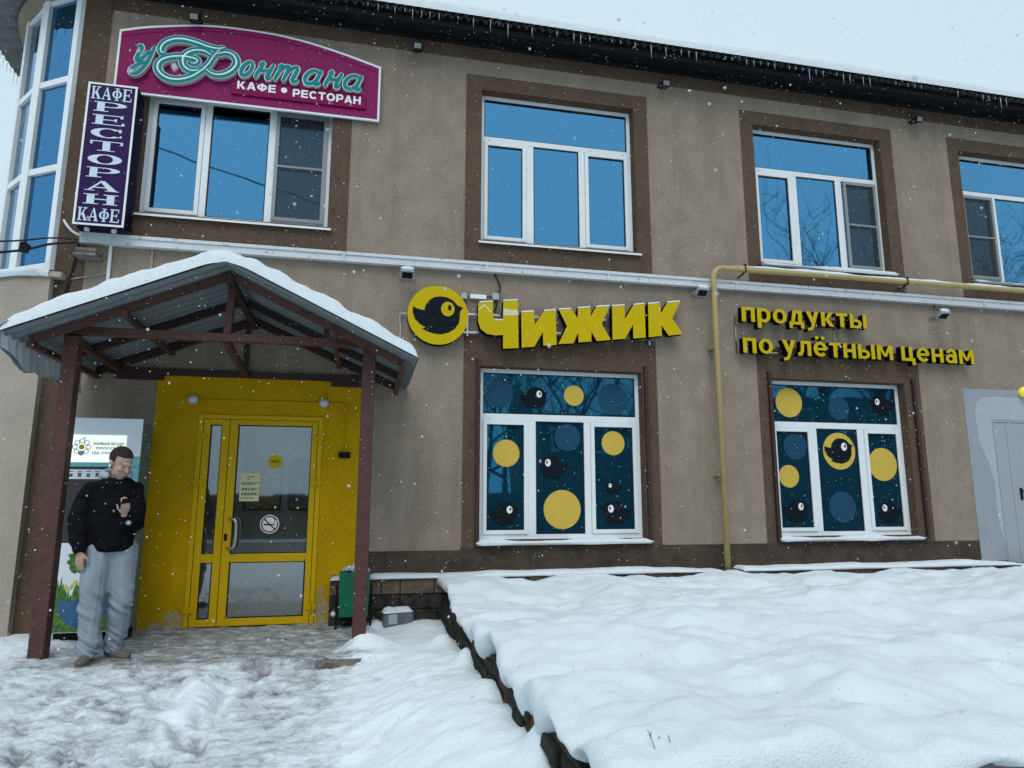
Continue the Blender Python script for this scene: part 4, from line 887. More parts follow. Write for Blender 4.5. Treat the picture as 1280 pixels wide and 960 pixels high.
s3 = thing('shop_sign', 'two lines of smaller yellow lower-case letters with black sides beside the gas pipe', 'sign', (6.3, -.03, 3.1))
bold_text('продукты', 4.63, 6.475, 3.552, .192, -.15, -.06, signyel, s3, signblk); bold_text('по улётным ценам', 4.625, 8.14, 3.140, .197, -.15, -.06, signyel, s3, signblk)
for z in (3.25, 3.18): MB().bar((4.7,-.045,z), (8.1,-.045,z), .015, .018).build('rail', steel, s3)
for z in (3.66, 3.60): MB().bar((4.7,-.045,z), (6.45,-.045,z), .015, .018).build('rail', steel, s3)
for x in (4.6, 6.05, 7.5): MB().bar((x,-.03,3.15), (x,-.03,3.65 if x < 7 else 3.3), .012).build('bracket', steel, s3)
bx = thing('driver_box', 'grey control boxes and cable above the yellow letters', 'electrical box', (1.25, -.03, 3.65))
MB().box(1.02, 1.092, -.05, 0, 3.648, 3.722).build('junction_box', greybox, bx, bevel=.005); MB().box(1.397, 1.478, -.05, 0, 3.66, 3.745).build('junction_box', greybox, bx, bevel=.005)
MB().box(1.129, 1.324, -.045, 0, 3.66, 3.714).build('driver_unit', signwhite, bx, bevel=.005)
MB().tube([(1.09,-.03,3.685),(1.13,-.03,3.685)], .008).tube([(1.32,-.03,3.69),(1.4,-.03,3.70)], .008).tube(smoothpts([(1.428,-.02,3.99),(1.47,-.02,3.90),(1.497,-.02,3.82),(1.46,-.02,3.73)], 5), .01).tube(smoothpts([(1.44,-.03,3.66),(1.45,-.03,3.6),(1.41,-.03,3.5)], 5), .01).build('cable', cableblk, bx)
tag(MB().tube(smoothpts([(.40,-.05,3.42),(.33,-.03,3.43),(.31,-.02,3.38),(.32,-.02,3.25),(.315,-.02,3.0)], 6), .009).build('wall_cable', greybox), 'grey cable looping out from behind the round bird emblem', 'cable')

# ------------------------------------------------------------------ gas pipe
gp = thing('gas_pipe', 'yellow gas pipe rising up the facade and bending along the white trunking', 'pipe', (4.25, -.15, .45))
pts = [(4.25,-.16,.40),(4.25,-.16,4.08)]+[(4.25+.14*(1-math.cos(t_)), -.16, 4.09+.15*math.sin(t_)) for t_ in np.linspace(.1, math.pi/2, 8)]+[(6, -.16, 4.25),(16,-.16,4.262)]
MB().tube(pts, .036, 14).build('pipe', gaspipe, gp, smooth=True)
for x in (4.7, 7.15, 9.4, 12): MB().tube([(x,-.16,4.21),(x,-.12,4.195),(x,.0,4.19)], .012, 6).bar((x,-.16,4.2),(x,-.16,4.31),.02,.08).build('bracket', rustdark, gp)
for z in (1.6, 3.2): MB().box(4.2, 4.3, -.13, 0, z-.012, z+.012).build('bracket', gaspipe, gp)
xx = np.linspace(4.5, 15.8, 400); Z = 4.288+.012*(1+fbm(xx, xx*0, 2, 3, 7)); grid_mesh('pipe_snow', np.stack([xx]*5, 1), np.stack([-.188+0*xx, -.175+0*xx, -.16+0*xx, -.145+0*xx, -.132+0*xx], 1), np.stack([4.272+0*xx, Z-.004, Z, Z-.004, 4.272+0*xx], 1), snow, gp)

# ------------------------------------------------------------------ floodlights
def flood(x, z, label, tilt=.5, pale=False, sc=1.0):
    f = thing('floodlight', label, 'floodlight', (x, -.0, z), 'floodlights on the facade')
    c, s = math.cos(tilt), math.sin(tilt); y0 = -.16
    def rot(mb): mb.v = [(x+(p[0])*sc, y0+(p[1]*c-p[2]*s)*sc, z+(p[1]*s+p[2]*c)*sc) for p in mb.v]; return mb
    rot(MB().box(-.065, .065, -.018, .022, -.05, .05)).build('housing', greymetal if pale else black, f, bevel=.005)
    rot(MB().box(-.05, .05, -.022, -.0185, -.036, .036)).build('lens', black if pale else lensm, f)
    mb = MB()
    for sx in (-.072, .072): mb.bar((x+sx*sc, y0, z), (x+sx*sc, -.03, z+.02), .008, .02)
    mb.bar((x-.075*sc,-.03,z+.02), (x+.075*sc,-.03,z+.02), .02, .008); mb.bar((x,-.03,z+.02), (x,0,z+.02), .02)
    mb.build('bracket', greymetal if pale else black, f)
    MB().tube(smoothpts([(x+.02,-.14,z+.03),(x+.04,-.09,z+.09),(x+.03,-.02,z+.12),(x+.03,-.005,z+.2)], 4), .005, 6).build('cable', cableblk, f)
    if pale:
        rot(MB().ball((0, .02, .055), (.068, .03, .016), 12, 6)).build('snow_cap', snow, f, smooth=True)
for x, z, l in ((-2.137, 6.775, 'small black floodlight above the arched magenta sign'), (.421, 6.80, 'small black floodlight between the magenta sign and the second upper window'),
             (3.705, 6.76, 'small black floodlight under the eaves between the two middle upper windows'), (7.653, 6.745, 'small black floodlight under the eaves above the upper window with snowy sill')): flood(x, z, l, .3, False, .85)
for x, z, l in ((.373, 3.866, 'pale snow-capped floodlight above the round bird emblem'), (4.083, 3.90, 'small pale floodlight just beside the gas pipe'), (7.696, 3.81, 'pale snow-capped floodlight right of the two-line sign')): flood(x, z, l, .95, True, 1.2)
lf = thing('wall_lamp', 'weathered flat grey lamp box below the purple vertical sign', 'lamp', (-2.98, 0, 3.86))
MB().box(-3.09, -2.87, -.2, 0, 3.815, 3.845).box(-3.08, -2.88, -.18, 0, 3.87, 3.91).build('housing', concrete, lf, bevel=.008); MB().box(-3.07, -2.89, -.17, 0, 3.846, 3.869).build('lens', tanfascia, lf)
yl = thing('wall_lamp', 'yellow round wall lamp over the grey steel door at the right edge', 'lamp', (9.03, 0, 2.80))
MB().box(8.99, 9.13, -.03, 0, 2.76, 2.86).build('base', greybox, yl); MB().ball((9.045, -.05, 2.80), (.085, .07, .075), 18, 12).build('cover', yellowlamp, yl, smooth=True)
for i, x in enumerate((-1.836, -.492)):
    l = thing('globe_lamp', 'frosted round lamp on the yellow wall %s' % ('at the hinge side of the narrow door leaf' if i == 0 else 'nearest the socket'), 'lamp', (x, 0, 2.345), 'round lamps above the entrance door')
    MB().tube([(x,-.0125,2.345),(x,-.035,2.345)], .045, 16).build('base', greybox, l); MB().ball((x, -.065, 2.345), (.052, .05, .052), 16, 10).build('globe', lampglass, l, smooth=True)
cd = thing('conduit', 'thin yellow-painted conduit linking the round lamps to the socket', 'conduit', (-1.0, 0, 2.34))
MB().tube([(-1.8,-.022,2.35),(-.5,-.022,2.35),(-.32,-.022,2.357),(-.265,-.022,2.345),(-.248,-.022,2.31),(-.243,-.022,1.81)], .009).build('pipe', yellow, cd); MB().tube([(-.475,-.022,2.36),(-.475,-.022,2.62)], .009).build('pipe', yellow, cd)
sk = thing('socket', 'dark twin socket on the yellow wall right of the door', 'socket', (-.25, 0, 1.78))
MB().box(-.312, -.252, -.045, -.0115, 1.745, 1.812).build('socket_face', black, sk, bevel=.004); MB().box(-.247, -.187, -.045, -.0115, 1.745, 1.812).build('socket_face', black, sk, bevel=.004)

# ------------------------------------------------------------------ wires at the corner
def wire(pts, r, label, m=cableblk): return tag(MB().tube(smoothpts(pts, 8), r, 6).build('cable', m), label, 'cable')
wire([(-3.10,-.09,3.99),(-3.33,-.14,3.93),(-3.55,-.3,3.78),(-3.9,-.6,3.62),(-4.6,-1.2,3.45),(-6,-2.4,3.35)], .013, 'thick black cable sagging from the trunking end across the corner bay')
wire([(-3.10,-.09,4.02),(-3.33,-.16,3.99),(-3.6,-.35,3.86),(-4.0,-.7,3.70),(-4.7,-1.3,3.6),(-6,-2.5,3.6)], .009, 'thinner black cable above the thick one at the corner bay')
wire([(-3.10,-.05,3.99),(-3.13,-.03,3.8),(-3.18,-.02,3.45),(-3.2,-.02,3.1)], .013, 'black cable running down the brown corner strip')
wire([(-2.9,-.3,7.05),(-3.6,-.6,7.0),(-5,-1.2,6.98),(-8,-2.5,7.1)], .006, 'single overhead wire leaving the eaves at the top corner')
for k, (x, y, z) in enumerate(((-3.70,-.42,3.735), (-3.50,-.27,3.84))): tag(MB().prism([(x-.05,z-.06),(x+.03,z-.07),(x+.05,z+.01),(x+.01,z+.05),(x-.04,z+.04)], y-.015, y+.015).build('cable_clamp', black), ['black anchor clamp on the cables nearest the bay mullion', 'small black clamp on the cables beside the first one'][k], 'clamp')
tag(MB().tube([(-2.80,-.02,4.0),(-2.79,-.02,3.3)], .018, 8).build('conduit', pvc), 'white vertical conduit dropping behind the canopy from the trunking', 'conduit')
tag(MB().tube([(-2.385,-.015,4.0),(-2.37,-.015,3.4)], .010, 6).build('conduit', lbeige), 'thin beige conduit dropping behind the canopy', 'conduit')
tag(MB().tube(smoothpts([(-3.16,-.015,3.60),(-3.0,-.015,3.64),(-2.8,-.015,3.69)], 5), .007, 6).build('wall_cable', lbeige), 'thin pale cable crossing the wall beside the canopy', 'cable')

# ------------------------------------------------------------------ vending machine
vm = thing('water_vending_machine', 'white and teal water vending machine with lit panel and printed globe', 'vending machine', (-2.45, -.3, 0))
vx0, vx1, vy0, vy1, vz1 = -2.762, -2.14, -.60, -.26, 2.065
MB().box(vx0, vx1, vy0+.012, vy1, .10, vz1-.02).build('cabinet', vmside, vm, bevel=.02)
MB().box(vx0+.02, vx1-.02, vy0+.05, vy1-.03, -.02, .10).build('base', black, vm)
MB().box(vx0, vx1, vy0, vy0+.0115, 1.70, vz1).build('front_panel', vmwhite, vm, bevel=.004)
MB().box(vx0, vx1, vy0, vy0+.0115, 1.60, 1.697).build('front_panel', vmteal, vm, bevel=.003)
MB().box(vx0+.45, vx1, vy0, vy0+.0115, .90, 1.597).build('front_panel', vmteal, vm, bevel=.003)
lb = MB().box(vx0+.006, vx1-.13, vy0-.012, vy0-.0005, 1.642, 1.902).build('lit_panel', vmlit, vm, bevel=.008)
pY = vy0-.0145
for k in range(8):
    t_ = math.pi/4*k; cx_, cz_ = -2.65+.058*math.cos(t_), 1.785+.058*math.sin(t_)
    MB().arc(cx_, cz_, (.023, .023), (.018, .018), pY, pY+.002, n=16).build('flower_petal', paperink, lb)
MB().disc(-2.65, 1.785, .024, pY, pY+.002, 20).build('flower_centre', signyel, lb); MB().disc(-2.65, 1.727, .018, pY-.0005, pY+.002, 20).build('flower_drop', vmteal, lb)
text('ЖИВАЯ ВОДА', -2.555, -2.285, 1.80, 1.832, pY, .002, paperink, lb, .02, 'print', joined=True); text('10л', -2.555, -2.495, 1.715, 1.745, pY, .002, paperink, lb, .01, 'print', joined=True)
mb = MB()
for z in (1.782, 1.77, 1.738, 1.724):
    x = -2.53 if z > 1.76 else -2.475
    while x < -2.32: l = rng2.uniform(.012, .03); mb.box(x, x+l, pY, pY+.002, z-.003, z+.003); x += l+.006
mb.build('print', paperink, lb)
MB().box(vx0+.008, -2.3, vy0-.004, vy0-.0005, 1.485, 1.575).build('instruction_strip', vmwhite, vm)
mb = MB()
for k in range(5): mb.box(-2.735+.075*k, -2.705+.075*k, vy0-.006, vy0-.0045, 1.505, 1.535+.008*(k % 2)); mb.box(-2.74+.075*k, -2.70+.075*k, vy0-.006, vy0-.0045, 1.553, 1.56)
mb.build('print', M('grey_print', (.1, .14, .15), .6, .1), vm)
MB().box(vx0, vx0+.447, vy0+.002, vy0+.0114, .90, 1.597).build('dispenser_bay', vmdark, vm)
MB().box(vx0+.012, vx0+.03, vy0-.004, vy0+.001, .95, 1.46).box(vx0+.09, vx0+.12, vy0-.03, vy0+.001, .95, 1.06).build('dispenser_trim', greybox, vm)
MB().box(-2.255, -2.222, vy0-.006, vy0-.0005, 1.60, 1.72).build('key_lock', vmteal, vm); MB().box(-2.248, -2.229, vy0-.009, vy0-.0065, 1.62, 1.70).build('key_slot', vmwhite, vm)
art = MB().box(vx0, vx1, vy0, vy0+.0115, .10, .897).build('printed_panel', vmwhite, vm)
aY = vy0-.001
rng2 = random.Random(8); pl_ = [(vx0+.004, .105)]+[(vx0+.004+i*.0095, .50+.05*math.sin(i*.35)+rng2.uniform(-.05, .06)) for i in range(63)]+[(vx1-.004, .105)]
MB().prism(pl_, aY-.001, aY).build('printed_grass', printgrn, art)
MB().prism([(-2.49+.225*math.cos(t_), .385+.255*math.sin(t_)) for t_ in np.linspace(math.pi, 2*math.pi, 30)], aY-.0025, aY-.0012).build('printed_globe', printblue, art)
pl_ = [(-2.575+(.10+rng2.uniform(-.025, .02))*math.cos(2*math.pi*i/40), .73+(.115+rng2.uniform(-.03, .02))*math.sin(2*math.pi*i/40)) for i in range(40)]
MB().prism(pl_, aY-.001, aY).build('printed_tree', printgrn, art)
for (x, z, s_) in ((-2.635, .495, 1), (-2.565, .535, .9)):
    MB().prism([(x, z), (x-.035*s_, z+.035*s_), (x-.042*s_, z), (x-.02*s_, z-.03*s_)], aY-.003, aY-.0026).prism([(x+.002, z), (x+.03*s_, z+.045*s_), (x+.035*s_, z+.01*s_), (x+.018*s_, z-.02*s_)], aY-.003, aY-.0026).build('printed_butterfly', printyel, art)
mb = MB()
for k in range(16): mb.box(vx1+.0005, vx1+.003, -.42, -.36+.12*(k % 3)*.4, .5+.08*k, .505+.08*k)
mb.build('side_print', M('side_print', (.035, .05, .045), .6, .2), vm)

# ------------------------------------------------------------------ rubbish bin and small block
bn = thing('rubbish_bin', 'dark green steel rubbish bin on black legs beside the canopy post', 'bin', (-.07, -.36, 0))
mb = MB(); a, b, c_, d = -.235, .07, -.46, -.28
mb.add([(a+.01,c_+.01,.13),(b-.01,c_+.01,.13),(b-.01,d,.13),(a+.01,d,.13),(a,c_,.565),(b,c_,.565),(b,d,.565),(a,d,.565),(a+.008,c_+.008,.565),(b-.008,c_+.008,.565),(b-.008,d-.008,.565),(a+.008,d-.008,.565),(a+.01,c_+.01,.5),(b-.01,c_+.01,.5),(b-.01,d-.01,.5),(a+.01,d-.01,.5)],
       [(3,2,1,0),(0,1,5,4),(1,2,6,5),(2,3,7,6),(3,0,4,7),(4,5,9,8),(5,6,10,9),(6,7,11,10),(7,4,8,11),(8,9,13,12),(9,10,14,13),(10,11,15,14),(11,8,12,15),(12,13,14,15)])
mb.build('bucket', green, bn)
for x in (a-.018, b+.018): MB().box(x-.011, x+.011, -.385, -.355, -.03, .43).build('leg', black, bn)
MB().box(a-.018, b+.018, -.38, -.36, .075, .095).build('crossbar', black, bn)
mb = MB(); rng2 = random.Random(5)
for k in range(16): mb.ball((rng2.uniform(a+.04, b-.04), rng2.uniform(c_+.04, d-.04), .565+rng2.uniform(-.01, .035)), (rng2.uniform(.03, .05), .04, rng2.uniform(.02, .04)), 7, 5)
mb.build('bin_bag', bag, bn)
tag(MB().tube([(-.12,-.40,.58),(-.05,-.39,.66)], [.025, .022], 10).tube([(-.05,-.39,.66),(-.04,-.388,.685)], [.012, .012], 8).build('plastic_bottle', M('pale_bottle', (.35, .5, .52), .25, .1)), 'pale crumpled plastic bottle sticking out of the green bin', 'bottle')
gb = thing('grey_block', 'small grey box with a snow cap lying by the plinth', 'box', (.38, -.4, .04))
q = [(.225,-.47),(.535,-.39),(.50,-.24),(.2,-.32)]
mb = MB().add([(x,y,.0) for x, y in q]+[(x*.94+.022,y*.96-.014,.155) for x, y in q], [(3,2,1,0),(4,5,6,7),(0,1,5,4),(1,2,6,5),(2,3,7,6),(3,0,4,7)]); mb.build('body', M('grey_block', (.12, .135, .145), .7, .3, 9), gb, bevel=.015)
MB().add([(.27,-.466,.045),(.36,-.442,.045),(.355,-.438,.14),(.268,-.46,.14)], [(0,1,2,3)]).build('front_plate', greybox, gb)
mb = MB(); U, V = np.meshgrid(np.linspace(0, 1, 16), np.linspace(0, 1, 9), indexing='ij'); t_ = .045*rnd(np.minimum(np.minimum(U, 1-U), np.minimum(V, 1-V)), .25)
grid_mesh('snow_cap', .225+.3*U-.03*V, -.475+.085*U+.16*V, .152+t_*(1+.3*fbm(U, V, 3, 2, 6)), snow, gb)

rng2 = random.Random(21)
for k, (x, y, lab) in enumerate([(1.02, -5.38, 'dry weed stalks poking from the front edge of the terrace snow')]):
    wdt = MB()
    for j in range(6 if k == 0 else 2):
        p = [(x+rng2.uniform(-.04, .04), y+rng2.uniform(-.03, .03), .28)]
        for i in range(3): p.append((p[-1][0]+rng2.uniform(-.03, .035), p[-1][1]+rng2.uniform(-.03, .02), p[-1][2]+rng2.uniform(.05, .10)))
        wdt.tube(smoothpts(p, 3), .0014, 5)
    tag(wdt.build('dry_weed', M('dead_stem', (.06, .045, .03), .9, .2)), lab, 'plant')

# ------------------------------------------------------------------ the person
def remesh(mb, name, mat, parent, voxel=.007, it=6, disp=None):
    me = bpy.data.meshes.new(name); me.from_pydata([tuple(v) for v in mb.v], [], mb.f); o_ = bpy.data.objects.new('tmp', me); COL.objects.link(o_)
    r_ = o_.modifiers.new('r', 'REMESH'); r_.mode = 'VOXEL'; r_.voxel_size = voxel
    s_ = o_.modifiers.new('s', 'SMOOTH'); s_.factor = .5; s_.iterations = it
    dg = bpy.context.evaluated_depsgraph_get(); dg.update(); m2 = bpy.data.meshes.new_from_object(o_.evaluated_get(dg)); bpy.data.objects.remove(o_)
    if disp:
        co = np.zeros(len(m2.vertices)*3, np.float32); m2.vertices.foreach_get('co', co); nr = np.zeros_like(co); m2.vertices.foreach_get('normal', nr)
        co = co.reshape(-1, 3); nr = nr.reshape(-1, 3); co += nr*disp(co)[:,None].astype(np.float32); m2.vertices.foreach_set('co', co.ravel()); m2.update()
    return link(name, m2, mat, parent, True)
def limb(mb, pts, rs, n=14, fl=None):
    mb.tube(pts, rs, n)
    for p, r in zip(pts, rs): mb.ball(p, r, n, 8)
    return mb
pe = thing('person', 'person in black puffer jacket and pale jeans looking down at a phone', 'person', (-2.07, -1.35, 0))
hf = Vector((.74, -.62, -.46)).normalized(); hs = hf.cross(Vector((0, 0, 1))).normalized(); hu = hs.cross(hf).normalized()   # head axes: forward, his right... up
HR = Matrix((hs, hf, hu)).transposed(); HC = Vector((-2.055, -1.36, 1.605))
HS = 1.07
hp = lambda s_, f_, u_: HC+(hs*s_+hf*f_+hu*u_)*HS
body = MB()
body.ball(hp(0, -.012, .03), (0.0792, 0.1006, 0.0942), 24, 16, HR)            # cranium
body.ball(hp(0, .035, -.035), (0.0621, 0.0642, 0.091), 20, 14, HR)          # face
body.ball(hp(0, .052, -.098), (0.0364, 0.0342, 0.0278), 14, 10, HR)          # chin
body.ball(hp(0, .02, -.075), (0.0578, 0.0535, 0.0428), 14, 10, HR)             # jaw
limb(body, [hp(0, .094, .005), hp(0, .112, -.03)], [.0095, .0145], 10)   # nose
body.ball(hp(0, .088, .020), (.045, .012, .010), 14, 8, HR)            # brow
body.ball(hp(0, .088, -.066), (.023, .014, .008), 12, 8, HR); body.ball(hp(0, .087, -.079), (.020, .013, .008), 12, 8, HR)
for sg in (-1, 1):
    body.ball(hp(sg*.036, .072, -.026), (.02, .02, .018), 10, 8, HR); body.ball(hp(sg*.074, -.012, -.012), (.011, .022, .034), 12, 8, HR)
limb(body, [(-2.075,-1.325,1.54), (-2.10,-1.29,1.40)], [.054, .062])
limb(body, [(-2.10,-1.30,1.36), (-2.10,-1.30,1.1), (-2.09,-1.31,.92)], [.13, .12, .13])
RS, RE, RW = (-2.245,-1.375,1.375), (-2.315,-1.40,1.13), (-2.245,-1.505,.875)
LS, LE, LW = (-1.97,-1.245,1.375), (-1.92,-1.33,1.10), (-1.945,-1.50,1.175)
limb(body, [RS, RE, RW], [.05, .042, .028]); limb(body, [LS, LE, LW], [.05, .042, .028])
RL = [(-2.165,-1.36,.88), (-2.15,-1.42,.47), (-2.14,-1.40,.10)]; LL = [(-2.0,-1.27,.88), (-1.965,-1.33,.47), (-2.0,-1.265,.10)]
for L_ in (RL, LL): limb(body, L_, [.085, .06, .042])
def hand(mb, wrist, fwd, up, side, curl, thumb_dir):
    wrist, fwd, up, side = Vector(wrist), Vector(fwd).normalized()*.88, Vector(up).normalized()*.88, Vector(side).normalized()*.88
    R_ = Matrix((side, fwd, up)).transposed(); mb.ball(wrist+fwd*.05, (.040, .052, .018), 14, 10, R_)
    for k, (o_, l) in enumerate(((.030, .070), (.010, .078), (-.010, .074), (-.029, .058))):
        p = wrist+fwd*.088+side*o_; pts = [p-fwd*.03, p]; d = fwd.copy()
        for j in range(3): d = (d*math.cos(curl)+up*math.sin(curl)*1).normalized(); p = p+d*l/3; pts.append(p)
        limb(mb, pts, [.0105, .0100, .0092, .0085, .0075], 8)
    t0 = wrist+fwd*.025+side*.03; td = (side*.7+fwd*.7+up*thumb_dir).normalized(); t1 = t0+td*.04; t2 = t1+(fwd*.8+side*.2+up*thumb_dir).normalized()*.03
    limb(mb, [t0, t1, t2], [.0125, .0105, .0085], 8)
hand(body, RW, (.03, -.02, -1), (.3, .95, 0), (.95, -.3, .02), .22, .3)
# hand with the phone: palm towards the face
pc = Vector((-1.925, -1.565, 1.245)); pn = Vector((-.45, .55, .75)).normalized(); pr_ = Vector((.80, .58, .06)).normalized(); pr_ = (pr_-pn*pr_.dot(pn)).normalized(); pu = pn.cross(pr_).normalized()
hand(body, Vector(LW)+Vector((.004,-.012,.008)), (.22, -.62, .72), pn, (-.82, -.45, -.10), .42, .75)
bd = remesh(body, 'body', skin, pe, .0055, 5)
ph_ = MB(); 
def orient(mb, c, X_, Y_, Z_): mb.v = [tuple(Vector(c)+X_*p[0]+Y_*p[1]+Z_*p[2]) for p in mb.v]; return mb
tag(orient(MB().box(-.037, .037, -.076, .076, -.004, .004), pc+pn*.010, pr_, pu, pn).build('phone', black, None, bevel=.004), 'dark smartphone held in the raised hand of the person', 'phone')
ha = MB(); ha.ball(hp(0, -.020, .038), (.086, .105, .0965), 28, 18, HR)
ha.v = [v for v in ha.v]
hm = bmesh.new(); vv = [hm.verts.new(v) for v in ha.v]
for f_ in ha.f:
    try: hm.faces.new([vv[i] for i in f_])
    except ValueError: pass
def cutaway(co):
    l = co-HC; return l.dot(hu) < (-.045 if l.dot(hf) < -.035 else (.005 if l.dot(hf) < .03 else .058))
bmesh.ops.delete(hm, geom=[v for v in hm.verts if cutaway(v.co) or not v.link_faces], context='VERTS')
me = bpy.data.meshes.new('hair'); hm.to_mesh(me); hm.free(); link('hair', me, hairm, pe, True)
for sg in (-1, 1):
    MB().ball(hp(sg*.033, .083, .020), (.016, .006, .003), 10, 6, HR).build('eyebrow', hairm, pe, True)
    MB().ball(hp(sg*.033, .086, -.003), (.010, .0045, .003), 10, 6, HR).build('eye', M('eye_dark', (.02, .015, .013), .4, .1), pe, True)
MB().ball(hp(0, .103, -.0725), (.019, .003, .0028), 10, 6, HR).build('lips', M('lips', (.22, .09, .08), .6, .1), pe, True)
e_ = hp(.086, .008, -.024); e2_ = hp(-.086, .008, -.024)
for c_ in (e_, e2_): MB().ball(c_, .0095, 10, 8).tube([c_, c_+hf*.006-hu*.028], [.0045, .004], 8).build('earbud', signwhite, pe, True)
# jacket
jk = MB(); jf = Vector((.42, -.90, 0)).normalized(); jr = Vector((-jf.y, jf.x, 0))
def loft(mb, rings, n=28, ex=2.4):                         # rings: centre, half width, half depth, z
    vs = []
    for (cx_, cy_, w, d, z) in rings:
        for i in range(n):
            t_ = 2*math.pi*i/n; c_, s_ = math.cos(t_), math.sin(t_); c_ = math.copysign(abs(c_)**(2/ex), c_); s_ = math.copysign(abs(s_)**(2/ex), s_)
            vs.append(Vector((cx_, cy_, z))+jr*c_*w+jf*s_*d)
    k = len(rings); fs = [tuple(range(n))[::-1], tuple(range((k-1)*n, k*n))]
    for j in range(k-1):
        for i in range(n): q = (i+1) % n; fs.append((j*n+i, j*n+q, (j+1)*n+q, (j+1)*n+i))
    mb.add(vs, fs)
loft(jk, [(-2.09,-1.31,.155,.13,.862), (-2.09,-1.31,.172,.148,.885), (-2.09,-1.31,.18,.155,.95), (-2.095,-1.31,.182,.155,1.08), (-2.10,-1.305,.182,.15,1.22), (-2.10,-1.30,.184,.14,1.34), (-2.10,-1.30,.168,.13,1.42), (-2.10,-1.295,.13,.11,1.465), (-2.095,-1.30,.095,.095,1.485)])
limb(jk, [RS, (-2.30,-1.385,1.25), RE], [.08, .084, .082], 16); limb(jk, [RE, (-2.285,-1.455,.98), (-2.252,-1.492,.90)], [.076, .068, .048], 16)
limb(jk, [LS, (-1.925,-1.29,1.23), LE], [.08, .083, .076], 16); limb(jk, [LE, (-1.92,-1.42,1.125), (-1.94,-1.475,1.16)], [.076, .068, .048], 16)
def quilt(co): return .008*fbm(co[:,0]*1.0+co[:,1]+co[:,2]*.5, co[:,2]*1.4-co[:,0]*.6, 6, 3, 121)+.005*fbm(co[:,0]-co[:,1], co[:,2]*2.2, 9, 2, 122)
remesh(jk, 'jacket', jacketm, pe, .010, 8, quilt)
hd = MB()
for t_ in np.linspace(.9, 2*math.pi-.9, 16):               # open at the throat, thick behind the neck
    q = -jf*math.cos(t_-math.pi)*-1; ca, sa = math.cos(t_), math.sin(t_); c_ = Vector((-2.10, -1.295, 1.487))+jf*ca*.082+jr*sa*.100+Vector((0, 0, .02*(1-ca)))
    hd.ball(c_, (.026, .026, .030+.012*(1-ca)/2), 10, 8)
limb(hd, [Vector((-2.10,-1.295,1.49))-jf*.10+jr*.09, Vector((-2.10,-1.295,1.47))-jf*.15, Vector((-2.10,-1.295,1.49))-jf*.10-jr*.09], [.038, .05, .038], 12)
remesh(hd, 'hood', hoodm, pe, .008, 5)
# jeans
jn = MB()
limb(jn, [RL[0], (-2.155,-1.395,.66), RL[1], (-2.142,-1.42,.25), (-2.138,-1.415,.085)], [.112, .104, .090, .082, .083], 18)
limb(jn, [LL[0], (-1.985,-1.30,.66), LL[1], (-1.985,-1.295,.25), (-2.0,-1.275,.10)], [.114, .108, .093, .082, .078], 18)
limb(jn, [(-2.12,-1.33,.92), (-2.05,-1.30,.90)], [.115, .115], 18)
jn.v = [(x, y, max(z, .055)) for x, y, z in jn.v]
def folds(co):
    z = co[:,2]; low = np.exp(-((z-.12)/.13)**2); kn = np.exp(-((z-.45)/.12)**2)
    d_ = z*1.6+(co[:,0]+2.07)*1.2
    return .005*fbm(co[:,0]*5+co[:,1]*3, z*.7, 5, 2, 131)+low*.016*fbm(co[:,0]*.6+co[:,1], d_*2.4, 8, 2, 132)+kn*.012*fbm(co[:,0]*.8+co[:,1], d_*2.0, 7, 2, 133)
remesh(jn, 'jeans', jeansm, pe, .009, 5, folds)
# shoes
def shoe(cx_, cy_, dx_, dy_):
    d = Vector((dx_, dy_, 0)).normalized(); s_ = Vector((-d.y, d.x, 0)); R_ = Matrix((s_, d, Vector((0, 0, 1)))).transposed(); c_ = Vector((cx_, cy_, 0)); mb = MB()
    mb.ball(c_+d*.09+Vector((0,0,.035)), (.05, .085, .040), 16, 10, R_); mb.ball(c_+Vector((0,0,.045)), (.045, .08, .05), 16, 10, R_); mb.ball(c_-d*.05+Vector((0,0,.055)), (.042, .055, .06), 16, 10, R_)
    mb.v = [(x, y, max(z, .004)) for x, y, z in mb.v]
    remesh(mb, 'shoe', shoem, pe, .007, 3)
    so_ = MB(); n = 20
    so_.add([tuple(c_+d*(.045+(.138)*math.sin(2*math.pi*i/n))+s_*(.05+.006*math.sin(2*math.pi*i/n))*math.cos(2*math.pi*i/n)+Vector((0,0,zz))) for zz in (-.012, .02) for i in range(n)], [tuple(range(n))[::-1], tuple(range(n, 2*n))]+[(i, (i+1)%n, n+(i+1)%n, n+i) for i in range(n)])
    so_.build('shoe_sole', M('shoe_sole', (.16, .15, .14), .8, .2), pe, True)
shoe(-2.138, -1.455, .05, -1); shoe(-1.985, -1.30, .85, -.55)

